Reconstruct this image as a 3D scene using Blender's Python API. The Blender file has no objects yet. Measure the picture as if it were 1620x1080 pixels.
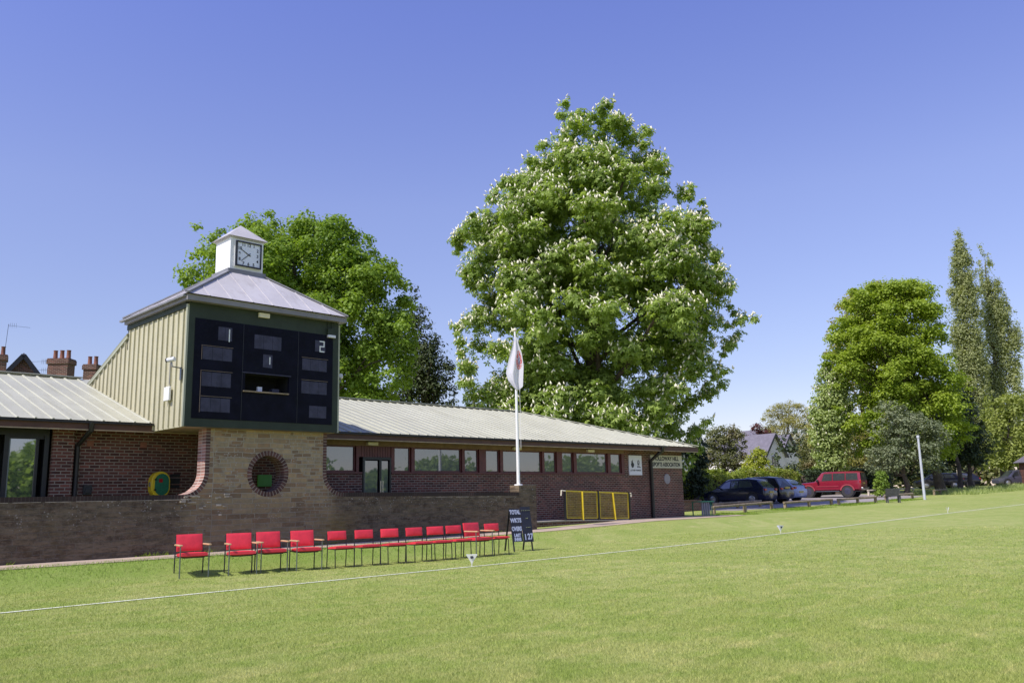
import bpy, math, random
import numpy as np
from mathutils import Vector, Matrix
from mathutils.geometry import tessellate_polygon

random.seed(7)
sc = bpy.context.scene
COL = sc.collection
R2 = (0.70834, -0.70587)      # horizontal directions of the view: right, forward
F2 = (0.70587, 0.70834)
PI = math.pi


# ------------------------------------------------------------------ terrain
def ramp_(t):
    return np.where(t < -6, 0.0, np.where(t < 6, (t + 6) ** 2 / 24.0, t))


def Gn(x, y):
    x = np.asarray(x, float); y = np.asarray(y, float)
    F = .706 * x + .708 * y
    b = .0213 * (ramp_(F - 26) - ramp_(F - 95))
    s = np.clip((y - 16.7) / 1.3, 0, 1); s = s * s * (3 - 2 * s)
    fx = np.clip((38 - x) / 12, 0, 1)
    return b + .31 * s * fx


def G(x, y):
    return float(Gn(x, y))


# ------------------------------------------------------------------ node helpers
def new_mat(name):
    m = bpy.data.materials.new(name); m.use_nodes = True
    nt = m.node_tree; nt.nodes.clear()
    out = nt.nodes.new('ShaderNodeOutputMaterial')
    return m, nt, out


def nd(nt, t, **kw):
    n = nt.nodes.new(t)
    for k, v in kw.items():
        if k.startswith('i_'):
            key = k[2:]
            key = int(key) if key.isdigit() else key.replace('_', ' ')
            n.inputs[key].default_value = v
        else:
            setattr(n, k, v)
    return n


def lk(nt, a, b):
    nt.links.new(a, b)


def c4(c):
    return (c[0], c[1], c[2], 1.0)


def mixc(nt, fac, a, b, blend='MIX'):
    n = nt.nodes.new('ShaderNodeMix'); n.data_type = 'RGBA'; n.blend_type = blend
    for sock, v in ((n.inputs[0], fac), (n.inputs[6], a), (n.inputs[7], b)):
        if hasattr(v, 'is_linked') or hasattr(v, 'links'):
            nt.links.new(v, sock)
        else:
            sock.default_value = v if not isinstance(v, tuple) else (c4(v) if len(v) == 3 else v)
    return n.outputs[2]


def math_(nt, op, a, b=None, c=None, clamp=False):
    n = nt.nodes.new('ShaderNodeMath'); n.operation = op; n.use_clamp = clamp
    for i, v in enumerate((a, b, c)):
        if v is None: continue
        if hasattr(v, 'links'): nt.links.new(v, n.inputs[i])
        else: n.inputs[i].default_value = v
    return n.outputs[0]


def rng(nt, v, a, b, lo=0.0, hi=1.0, smooth=True):
    n = nt.nodes.new('ShaderNodeMapRange')
    if smooth: n.interpolation_type = 'SMOOTHSTEP'
    n.inputs['From Min'].default_value = a; n.inputs['From Max'].default_value = b
    n.inputs['To Min'].default_value = lo; n.inputs['To Max'].default_value = hi
    nt.links.new(v, n.inputs['Value'])
    return n.outputs[0]


def noise(nt, vec, scale, detail=3.0, rough=.55):
    n = nd(nt, 'ShaderNodeTexNoise', i_Scale=scale, i_Detail=detail, i_Roughness=rough)
    if vec is not None: nt.links.new(vec, n.inputs['Vector'])
    return n.outputs['Fac']


def pos(nt):
    return nt.nodes.new('ShaderNodeNewGeometry').outputs['Position']


def bump(nt, h, strength=.3, dist=.02):
    n = nd(nt, 'ShaderNodeBump', i_Strength=strength, i_Distance=dist)
    nt.links.new(h, n.inputs['Height'])
    return n.outputs['Normal']


def plain(name, col, rough=.6, var=.12, scale=3.0, metal=0.0, bumpy=.0, coat=0.0, spec=.5, dirt=None, streak=None, rand=0):
    m, nt, out = new_mat(name)
    p = nd(nt, 'ShaderNodeBsdfPrincipled', i_Roughness=rough, i_Metallic=metal)
    p.inputs['Specular IOR Level'].default_value = spec
    if coat: p.inputs['Coat Weight'].default_value = coat; p.inputs['Coat Roughness'].default_value = .05
    P = pos(nt)
    f = noise(nt, P, scale, 5.0, .65)
    a = tuple(max(0, v * (1 - var)) for v in col); b = tuple(min(1, v * (1 + var)) for v in col)
    c = mixc(nt, rng(nt, f, .3, .7), c4(a), c4(b))
    if dirt:
        d = noise(nt, P, scale * 4.3, 6.0, .7)
        c = mixc(nt, rng(nt, d, .52, .75, 0, dirt[1]), c, c4(dirt[0]))
    if streak:
        mp = nd(nt, 'ShaderNodeMapping'); mp.inputs['Scale'].default_value = streak[2]; lk(nt, P, mp.inputs[0])
        c = mixc(nt, rng(nt, noise(nt, mp.outputs[0], 1.0, 5.0, .7), .5, .72, 0, streak[1]), c, c4(streak[0]))
    if rand:
        oi = nt.nodes.new('ShaderNodeObjectInfo')
        hs = nd(nt, 'ShaderNodeHueSaturation'); lk(nt, c, hs.inputs['Color'])
        lk(nt, math_(nt, 'ADD', math_(nt, 'MULTIPLY', oi.outputs['Random'], rand), 1 - rand * .6), hs.inputs['Value'])
        c = hs.outputs[0]
    lk(nt, c, p.inputs['Base Color'])
    if bumpy:
        lk(nt, bump(nt, noise(nt, P, scale * 14, 3.0), bumpy, .01), p.inputs['Normal'])
    lk(nt, p.outputs[0], out.inputs[0])
    return m


def brick(name, c1, c2, mortar, bw=.225, bh=.075, ms=.011, offset=.5, dark=None, bstr=.5):
    m, nt, out = new_mat(name)
    uv = nt.nodes.new('ShaderNodeUVMap').outputs[0]
    p = nd(nt, 'ShaderNodeBsdfPrincipled', i_Roughness=.85)
    p.inputs['Specular IOR Level'].default_value = .25
    b = nd(nt, 'ShaderNodeTexBrick', offset=offset)
    b.inputs['Scale'].default_value = 1.0
    b.inputs['Brick Width'].default_value = bw; b.inputs['Row Height'].default_value = bh
    b.inputs['Mortar Size'].default_value = ms; b.inputs['Mortar Smooth'].default_value = .2
    b.inputs['Color1'].default_value = c4(c1); b.inputs['Color2'].default_value = c4(c2)
    b.inputs['Mortar'].default_value = c4(mortar)
    lk(nt, uv, b.inputs['Vector'])
    b2 = nd(nt, 'ShaderNodeTexBrick', offset=offset)
    for k, v in (('Scale', 1.0), ('Brick Width', bw), ('Row Height', bh), ('Mortar Size', 0.0)):
        b2.inputs[k].default_value = v
    b2.inputs['Color1'].default_value = (.5, .5, .5, 1); b2.inputs['Color2'].default_value = (1.25, 1.15, 1.1, 1)
    mp = nd(nt, 'ShaderNodeMapping'); mp.inputs['Location'].default_value = (bw * 14, bh * 22, 0)
    lk(nt, uv, mp.inputs[0]); lk(nt, mp.outputs[0], b2.inputs['Vector'])
    P = pos(nt)
    c = mixc(nt, 1.0, b.outputs['Color'], b2.outputs['Color'], 'MULTIPLY')
    c = mixc(nt, b.outputs['Fac'], c, c4(mortar))
    n1 = noise(nt, P, 1.1, 4.0); n2 = noise(nt, P, 60.0, 3.0)
    c = mixc(nt, rng(nt, n1, .35, .75, 0, .35), c, (c1[0] * .45, c1[1] * .45, c1[2] * .5, 1))
    c = mixc(nt, rng(nt, n2, .3, .8, 0, .3), c, (.02, .018, .018, 1))
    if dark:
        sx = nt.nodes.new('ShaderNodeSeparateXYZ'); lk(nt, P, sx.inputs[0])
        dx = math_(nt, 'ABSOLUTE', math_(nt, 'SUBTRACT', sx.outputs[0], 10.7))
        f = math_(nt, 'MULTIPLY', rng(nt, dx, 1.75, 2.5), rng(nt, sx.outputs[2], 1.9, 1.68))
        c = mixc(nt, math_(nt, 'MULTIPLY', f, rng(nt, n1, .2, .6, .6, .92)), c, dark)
    lk(nt, c, p.inputs['Base Color'])
    h = math_(nt, 'SUBTRACT', math_(nt, 'MULTIPLY', n2, .25), b.outputs['Fac'])
    lk(nt, bump(nt, h, bstr, .008), p.inputs['Normal'])
    lk(nt, p.outputs[0], out.inputs[0])
    return m


def stone_mat():
    m, nt, out = new_mat('weathered_sandstone')
    uv = nt.nodes.new('ShaderNodeUVMap').outputs[0]
    P = pos(nt)
    sep = nt.nodes.new('ShaderNodeSeparateXYZ'); lk(nt, P, sep.inputs[0])
    X, Z = sep.outputs[0], sep.outputs[2]
    # wobble the coursing a little so joints are not ruler straight
    nv = nd(nt, 'ShaderNodeTexNoise', i_Scale=2.2, i_Detail=2.0); lk(nt, P, nv.inputs['Vector'])
    vm = nd(nt, 'ShaderNodeVectorMath', operation='MULTIPLY_ADD')
    lk(nt, nv.outputs['Color'], vm.inputs[0]); vm.inputs[1].default_value = (.09, .045, 0); lk(nt, uv, vm.inputs[2])

    def bt(bw, bh, sq, fr, loc):
        mp = nd(nt, 'ShaderNodeMapping'); mp.inputs['Location'].default_value = loc
        lk(nt, vm.outputs[0], mp.inputs[0])
        b = nd(nt, 'ShaderNodeTexBrick', offset=.43, offset_frequency=2, squash=sq, squash_frequency=fr)
        for k, v in (('Scale', 1.0), ('Brick Width', bw), ('Row Height', bh), ('Mortar Size', .011), ('Mortar Smooth', .35), ('Bias', -.1)):
            b.inputs[k].default_value = v
        b.inputs['Color1'].default_value = (.04, .04, .04, 1); b.inputs['Color2'].default_value = (1, 1, 1, 1)
        b.inputs['Mortar'].default_value = (.5, .5, .5, 1)
        lk(nt, mp.outputs[0], b.inputs['Vector'])
        return b
    A = bt(.37, .122, 1.4, 2, (.3, .02, 0)); B = bt(.26, .09, .7, 3, (1.7, .3, 0))
    sel = rng(nt, noise(nt, P, .9, 1.0), .54, .57)
    val = mixc(nt, sel, A.outputs['Color'], B.outputs['Color'])
    mor = math_(nt, 'ADD', math_(nt, 'MULTIPLY', A.outputs['Fac'], math_(nt, 'SUBTRACT', 1.0, sel)), math_(nt, 'MULTIPLY', B.outputs['Fac'], sel))
    ramp = nd(nt, 'ShaderNodeValToRGB'); cr = ramp.color_ramp
    cr.elements[0].position = 0; cr.elements[0].color = (.19, .135, .085, 1)
    cr.elements[1].position = 1; cr.elements[1].color = (.40, .34, .235, 1)
    for q, c in ((.22, (.29, .20, .125, 1)), (.45, (.31, .27, .19, 1)), (.7, (.36, .28, .17, 1))):
        e = cr.elements.new(q); e.color = c
    lk(nt, val, ramp.inputs[0])
    c = mixc(nt, 1.0, ramp.outputs[0], (1.12, 1.03, .88, 1), 'MULTIPLY')
    n1 = noise(nt, P, 7.0, 5.0, .65); n3 = noise(nt, P, 34.0, 5.0, .7)
    c = mixc(nt, rng(nt, n1, .3, .75, 0, .55), c, (.17, .155, .12, 1))
    c = mixc(nt, math_(nt, 'MULTIPLY', mor, .8), c, (.37, .34, .27, 1))
    # soot and lichen: heavy away from the tower base, growing towards the ground
    dx = math_(nt, 'ABSOLUTE', math_(nt, 'SUBTRACT', X, 10.65))
    nl = noise(nt, P, 1.6, 5.0, .7)
    side = rng(nt, math_(nt, 'ADD', dx, math_(nt, 'MULTIPLY', math_(nt, 'SUBTRACT', nl, .5), 1.0)), 1.35, 2.35)
    low = rng(nt, math_(nt, 'ADD', Z, math_(nt, 'MULTIPLY', math_(nt, 'SUBTRACT', nl, .5), 1.2)), 2.0, .9, 0, .62)
    belt = rng(nt, Z, 1.9, 1.65)
    dk = math_(nt, 'MAXIMUM', math_(nt, 'MULTIPLY', side, belt), low, clamp=True)
    dcol = mixc(nt, rng(nt, n1, .35, .7), (.019, .016, .014, 1), (.085, .069, .051, 1))
    ms = nd(nt, 'ShaderNodeMapping'); ms.inputs['Scale'].default_value = (2.2, 2.2, 7.5); lk(nt, P, ms.inputs[0])
    st = noise(nt, ms.outputs[0], 1.6, 6.0, .72)
    dcol = mixc(nt, rng(nt, st, .42, .62, 0, .9), dcol, (.165, .128, .088, 1))
    dcol = mixc(nt, rng(nt, noise(nt, P, 21.0, 5.0, .75), .5, .66, 0, .5), dcol, (.19, .16, .125, 1))
    dcol = mixc(nt, rng(nt, val, .0, 1.0, 0, .25, False), dcol, (.07, .052, .038, 1))
    dcol = mixc(nt, math_(nt, 'MULTIPLY', mor, rng(nt, n3, .45, .65, .0, .4)), dcol, (.12, .10, .08, 1))
    dcol = mixc(nt, rng(nt, n3, .56, .72, 0, .55), dcol, (.012, .010, .009, 1))
    dcol = mixc(nt, rng(nt, noise(nt, P, 2.7, 4.0), .5, .75, 0, .45), dcol, (.075, .06, .028, 1))
    c2 = mixc(nt, math_(nt, 'MULTIPLY', dk, .82), c, dcol)
    # pale lichen spots and mossy stain
    vo = nd(nt, 'ShaderNodeTexVoronoi', i_Scale=16.0); lk(nt, vm.outputs[0], vo.inputs['Vector'])
    spots = math_(nt, 'MULTIPLY', rng(nt, vo.outputs['Distance'], .30, .14), rng(nt, noise(nt, P, 3.0, 3.0), .46, .60))
    topb = rng(nt, Z, .55, 1.6)
    c2 = mixc(nt, math_(nt, 'MULTIPLY', math_(nt, 'MULTIPLY', spots, topb), .8), c2, (.42, .40, .36, 1))
    moss = math_(nt, 'MULTIPLY', rng(nt, math_(nt, 'ABSOLUTE', math_(nt, 'SUBTRACT', X, 12.75)), .9, .1), rng(nt, Z, 1.3, .8))
    c2 = mixc(nt, math_(nt, 'MULTIPLY', moss, rng(nt, n1, .3, .7, .2, .6)), c2, (.20, .145, .035, 1))
    p = nd(nt, 'ShaderNodeBsdfPrincipled', i_Roughness=.92)
    p.inputs['Specular IOR Level'].default_value = .2
    lk(nt, c2, p.inputs['Base Color'])
    h = math_(nt, 'ADD', math_(nt, 'MULTIPLY', mor, -1.0), math_(nt, 'MULTIPLY', n3, .7))
    lk(nt, bump(nt, h, .7, .02), p.inputs['Normal'])
    lk(nt, p.outputs[0], out.inputs[0])
    return m


def leaf_mat(name, dark, light, trans=.35, third=None):
    m, nt, out = new_mat(name)
    at = nd(nt, 'ShaderNodeAttribute', attribute_name='rnd')
    c = mixc(nt, at.outputs['Fac'], c4(dark), c4(light))
    if third:
        c = mixc(nt, rng(nt, noise(nt, pos(nt), .45, 2.0), .5, .72, 0, .8), c, c4(third))
    d = nd(nt, 'ShaderNodeBsdfPrincipled', i_Roughness=.5)
    d.inputs['Specular IOR Level'].default_value = .3
    t = nd(nt, 'ShaderNodeBsdfTranslucent')
    tc = mixc(nt, 1.0, c, (1.25, 1.3, .5, 1), 'MULTIPLY')
    lk(nt, c, d.inputs['Base Color']); lk(nt, tc, t.inputs['Color'])
    mx = nd(nt, 'ShaderNodeMixShader', i_0=trans)
    lk(nt, d.outputs[0], mx.inputs[1]); lk(nt, t.outputs[0], mx.inputs[2])
    lk(nt, mx.outputs[0], out.inputs[0])
    return m


def glass_mat(name, tint, refl=.35, rough=.015):
    """Tinted window glazing: a dark body under a mirror-like coat with slightly wavy panes."""
    m, nt, out = new_mat(name)
    d = nd(nt, 'ShaderNodeBsdfPrincipled', i_Roughness=.3); d.inputs['Base Color'].default_value = c4(tint)
    g = nd(nt, 'ShaderNodeBsdfGlossy', i_Roughness=rough); g.inputs['Color'].default_value = (.9, .95, 1, 1)
    lk(nt, bump(nt, noise(nt, pos(nt), .8, 1.0), .05, .05), g.inputs['Normal'])
    mx = nd(nt, 'ShaderNodeMixShader', i_0=refl)
    lk(nt, d.outputs[0], mx.inputs[1]); lk(nt, g.outputs[0], mx.inputs[2]); lk(nt, mx.outputs[0], out.inputs[0])
    return m


def grass_mat(name, blade=False):
    m, nt, out = new_mat(name)
    P = pos(nt)
    n1 = noise(nt, P, .16, 3.0, .6); n2 = noise(nt, P, 1.3, 5.0, .7); n3 = noise(nt, P, 9.0, 4.0, .7)
    mp = nd(nt, 'ShaderNodeMapping'); mp.inputs['Scale'].default_value = (1, 4.5, 1); mp.inputs['Rotation'].default_value = (0, 0, .06)
    lk(nt, P, mp.inputs[0])
    n5 = noise(nt, mp.outputs[0], .9, 4.0, .65)
    n6 = noise(nt, P, .45, 4.0, .7)
    c = mixc(nt, rng(nt, n1, .36, .64), (.35, .40, .105, 1), (.44, .46, .16, 1))
    c = mixc(nt, rng(nt, n6, .55, .72, 0, .5), c, (.57, .53, .22, 1))
    c = mixc(nt, rng(nt, n2, .42, .62, 0, .85), c, (.29, .375, .078, 1))
    c = mixc(nt, rng(nt, n5, .50, .72, 0, .55), c, (.58, .53, .23, 1))
    sep = nt.nodes.new('ShaderNodeSeparateXYZ'); lk(nt, P, sep.inputs[0])
    # lusher strip beside the path that the mower does not cut so short
    lush = math_(nt, 'MULTIPLY', rng(nt, sep.outputs[1], 16.2, 17.6), rng(nt, sep.outputs[0], 21, 12))
    c = mixc(nt, math_(nt, 'MULTIPLY', lush, .75), c, (.19, .31, .04, 1))
    p = nd(nt, 'ShaderNodeBsdfPrincipled', i_Roughness=.75)
    p.inputs['Specular IOR Level'].default_value = .2
    if blade:
        at = nd(nt, 'ShaderNodeAttribute', attribute_name='rnd')
        c = mixc(nt, 1.0, c, mixc(nt, at.outputs['Fac'], (.42, .52, .34, 1), (1.75, 1.65, 1.7, 1)), 'MULTIPLY')
        t = nd(nt, 'ShaderNodeBsdfTranslucent'); lk(nt, c, t.inputs['Color'])
        lk(nt, c, p.inputs['Base Color'])
        mx = nd(nt, 'ShaderNodeMixShader', i_0=.35)
        lk(nt, p.outputs[0], mx.inputs[1]); lk(nt, t.outputs[0], mx.inputs[2]); lk(nt, mx.outputs[0], out.inputs[0])
    else:
        n4 = noise(nt, P, 46.0, 3.0, .8)
        c = mixc(nt, rng(nt, n3, .35, .7, 0, .4), c, (.30, .33, .095, 1))
        c = mixc(nt, rng(nt, n4, .40, .62, 0, .6), c, (.15, .19, .04, 1))
        lk(nt, c, p.inputs['Base Color'])
        lk(nt, bump(nt, math_(nt, 'ADD', n4, n3), .6, .03), p.inputs['Normal'])
        lk(nt, p.outputs[0], out.inputs[0])
    return m


M = {}
M['brick'] = brick('red_brown_brick', (.20, .075, .055), (.105, .048, .042), (.30, .25, .20))
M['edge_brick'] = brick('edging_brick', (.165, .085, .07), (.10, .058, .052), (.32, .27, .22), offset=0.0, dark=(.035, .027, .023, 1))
M['stone'] = stone_mat()
M['roof'] = plain('painted_metal_roof_sheet', (.435, .43, .335), .5, .07, .7, dirt=((.36, .34, .26), .5), spec=.3, streak=((.33, .32, .23), .6, (4, .5, .5)))
M['tower_roof'] = plain('zinc_roof_sheet', (.50, .475, .48), .5, .07, .9, dirt=((.40, .37, .36), .5), spec=.3, streak=((.36, .33, .32), .6, (5, 1.2, 1.2)))
M['fascia'] = plain('brown_stained_fascia', (.085, .035, .022), .55, .2, 3)
M['soffit'] = plain('brown_soffit_boards', (.20, .125, .07), .7, .2, 4)
M['soffit_edge'] = plain('lit_soffit_edge', (.40, .31, .2), .7, .2, 4)  # paler than the soffit boards: the lit line below the fascia, painted in
M['redwood'] = plain('dark_red_joinery', (.115, .030, .030), .5, .2, 6)
M['black'] = plain('black_painted_metal', (.012, .012, .014), .4, .2, 6)
M['gutter'] = plain('black_plastic_gutter', (.014, .013, .014), .45, .2, 3)
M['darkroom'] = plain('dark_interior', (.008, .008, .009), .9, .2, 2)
M['glass'] = glass_mat('tinted_window_glass', (.055, .068, .082), .18)
M['glass2'] = glass_mat('clear_patio_glass', (.02, .03, .035), .36)
M['carglass'] = glass_mat('car_window_glass', (.020, .024, .027), .13)
M['green'] = plain('dark_green_board', (.038, .050, .036), .55, .12, 2, spec=.2)
M['cream'] = plain('cream_green_cladding', (.50, .47, .325), .5, .06, 1.2, dirt=((.36, .33, .2), .35), streak=((.27, .26, .17), .55, (7, 7, .5)))
M['cream_trim'] = plain('pale_green_trim', (.36, .37, .27), .5, .06, 2)
M['navy_board'] = plain('blue_black_scoreboard', (.0042, .0046, .0125), .6, .35, 2.5, spec=.12, dirt=((.014, .014, .022), .5))
M['slot'] = plain('grey_number_slot', (.042, .042, .072), .5, .25, 5, spec=.3)
M['white'] = plain('white_paint', (.80, .80, .78), .5, .04, 3, dirt=((.55, .5, .42), .25))
M['dial'] = plain('clock_dial', (.72, .75, .80), .4, .04, 3)
M['ink'] = plain('black_lettering', (.02, .02, .02), .6, .1, 5)
M['digit'] = plain('white_digits', (.75, .77, .75), .5, .08, 20)
M['lead'] = plain('grey_flashing', (.20, .20, .21), .5, .15, 3)
M['fascia_grey'] = plain('grey_tower_fascia', (.22, .21, .22), .5, .12, 2)
M['tsoffit'] = plain('pinkish_tower_soffit', (.34, .24, .18), .7, .1, 3)
M['vinyl'] = plain('red_vinyl', (.70, .040, .062), .42, .10, 7, spec=.45, dirt=((.44, .03, .04), .35), rand=.22)
M['frame_black'] = plain('black_chair_frame', (.02, .02, .022), .35, .1, 4)
M['frame_grey'] = plain('grey_steel_tube', (.16, .18, .19), .3, .1, 4, metal=.6)
M['armwood'] = plain('varnished_arm_wood', (.55, .36, .20), .4, .15, 12)
M['timber'] = plain('weathered_rail_timber', (.26, .20, .13), .8, .3, 5, bumpy=.4)
M['white_rail'] = plain('pale_rail_timber', (.55, .48, .38), .7, .2, 5)
M['tarmac'] = plain('worn_tarmac', (.30, .265, .25), .9, .12, .8, bumpy=.4, dirt=((.20, .18, .175), .5))
M['path'] = plain('pinkish_gravel_path', (.44, .34, .26), .95, .12, 1.5, bumpy=.6, dirt=((.22, .18, .13), .5))
M['concrete'] = plain('pale_concrete', (.38, .34, .29), .9, .12, 2, bumpy=.4, dirt=((.2, .18, .15), .5))
M['yellow'] = plain('yellow_painted_steel', (.62, .47, .03), .5, .15, 5)
M['yellow_mesh'] = plain('yellow_mesh_wire', (.44, .34, .05), .5, .3, 2)
M['line'] = plain('white_line_paint', (.72, .73, .60), .9, .12, 9)
M['grey_pole'] = plain('galvanised_pole', (.50, .52, .58), .4, .06, 2)
M['bark'] = plain('dark_bark', (.075, .058, .045), .95, .35, 3, bumpy=.8)
M['mortar_and_sunlit_stone'] = plain('mortar_and_sunlit_stone', (.42, .37, .29), .9, .3, 6)
M['jamb_brick'] = brick('sunlit_jamb_brick', (.46, .27, .22), (.36, .20, .17), (.60, .52, .46), offset=0.0)  # lighter copy of the edging brick: sunlight on the jamb painted into its colour
M['rail_brown'] = plain('dull_brown_rail', (.13, .10, .08), .7, .2, 6)
M['slate'] = plain('purple_slate', (.150, .135, .165), .6, .15, 2)
M['render_wall'] = plain('white_house_render', (.80, .74, .74), .8, .08, 1)
M['pot'] = plain('terracotta_pot', (.25, .10, .065), .8, .25, 3)
M['orange_tile'] = plain('orange_roof_tile', (.42, .17, .085), .8, .2, 2)
M['aed_yellow'] = plain('yellow_cabinet', (.72, .52, .02), .35, .05, 4)
M['aed_green'] = plain('green_cabinet_panel', (.02, .15, .075), .4, .2, 20)
M['lime_sign'] = plain('bright_green_sign', (.085, .32, .045), .5, .08, 4)
M['sign_white'] = plain('white_sign_board', (.68, .69, .74), .45, .04, 4)
M['sign_cream'] = plain('cream_sign_board', (.52, .50, .40), .5, .05, 4)
M['disc'] = plain('grey_wall_disc', (.26, .24, .27), .5, .1, 4)
M['lamp_cream'] = plain('cream_lamp_cover', (.72, .66, .50), .4, .06, 5)
M['board_black'] = plain('black_board', (.014, .015, .026), .5, .2, 4)
M['board_text'] = plain('pale_blue_lettering', (.38, .42, .57), .6, .1, 9)
M['bin_green'] = plain('green_bin_frame', (.03, .20, .12), .4, .1, 5)
M['bin_slat'] = plain('grey_bin_slat', (.24, .23, .25), .7, .2, 6)
M['bench_grey'] = plain('dark_grey_bench', (.06, .06, .07), .6, .2, 6)
M['shed_wood'] = plain('brown_shed_boards', (.14, .065, .05), .8, .3, 4)
M['tyre'] = plain('rubber_tyre', (.035, .033, .034), .85, .15, 5)
M['rim'] = plain('alloy_rim', (.42, .42, .45), .3, .1, 5, metal=.7)
M['chrome'] = plain('bright_trim', (.55, .55, .56), .2, .05, 5, metal=.9)
M['tail'] = plain('red_tail_lamp', (.38, .015, .02), .2, .05, 5)
M['headlamp'] = plain('clear_headlamp', (.7, .72, .75), .1, .05, 5)
M['plate'] = plain('yellow_number_plate', (.60, .44, .06), .5, .05, 5)
M['car_navy'] = plain('navy_car_paint', (.006, .008, .028), .25, .1, 2, coat=.4)
M['car_black'] = plain('black_car_paint', (.007, .007, .013), .25, .1, 2, coat=.4)
M['car_silver'] = plain('pale_blue_silver_paint', (.30, .35, .52), .3, .04, 2, coat=.7)
M['car_red'] = plain('red_car_paint', (.215, .008, .024), .3, .05, 2, coat=.6)
M['car_grey'] = plain('dark_grey_car_paint', (.055, .055, .085), .3, .06, 2, coat=.6)
M['pinkish'] = plain('faded_wheel_arch', (.34, .045, .06), .5, .08, 5)
M['leaf_chestnut'] = leaf_mat('chestnut_leaf', (.17, .255, .05), (.40, .50, .13), .5)
M['leaf_lime'] = leaf_mat('lime_leaf', (.14, .24, .026), (.315, .42, .068), .45)
M['leaf_dark'] = leaf_mat('dark_purple_leaf', (.030, .052, .022), (.085, .11, .05), .2)
M['leaf_maple'] = leaf_mat('yellow_green_maple_leaf', (.20, .29, .026), (.39, .47, .066), .45)
M['leaf_holly'] = leaf_mat('grey_green_holly_leaf', (.085, .115, .05), (.29, .32, .18), .2)
M['leaf_pale'] = leaf_mat('pale_spring_leaf', (.25, .33, .09), (.50, .56, .24), .42)
M['leaf_poplar'] = leaf_mat('olive_poplar_leaf', (.235, .265, .115), (.46, .485, .24), .42)
M['leaf_hedge'] = leaf_mat('hedge_leaf', (.17, .23, .03), (.36, .41, .07), .38, third=(.20, .14, .07))
M['leaf_yellow'] = leaf_mat('golden_green_leaf', (.26, .31, .03), (.48, .50, .08), .42)
M['leaf_bare'] = leaf_mat('sparse_bud_leaf', (.27, .25, .08), (.45, .42, .14), .36)
M['leaf_willow'] = leaf_mat('yellow_green_willow_leaf', (.19, .235, .05), (.39, .43, .115), .42)
M['leaf_deep'] = leaf_mat('deep_green_leaf', (.045, .070, .026), (.12, .145, .06), .25)  # deep green of the darker tree itself
M['leaf_red'] = leaf_mat('copper_leaf', (.10, .035, .035), (.20, .075, .06), .3)
M['leaf_bush'] = leaf_mat('olive_bush_leaf', (.10, .12, .04), (.27, .27, .12), .3, third=(.23, .18, .09))
M['leaf_bright'] = leaf_mat('bright_shrub_leaf', (.15, .25, .03), (.30, .40, .07), .42)
M['blossom'] = plain('white_blossom', (.78, .74, .56), .8, .12, 6)
M['grass'] = grass_mat('mown_grass')
M['blade'] = grass_mat('grass_blade', True)


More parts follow.
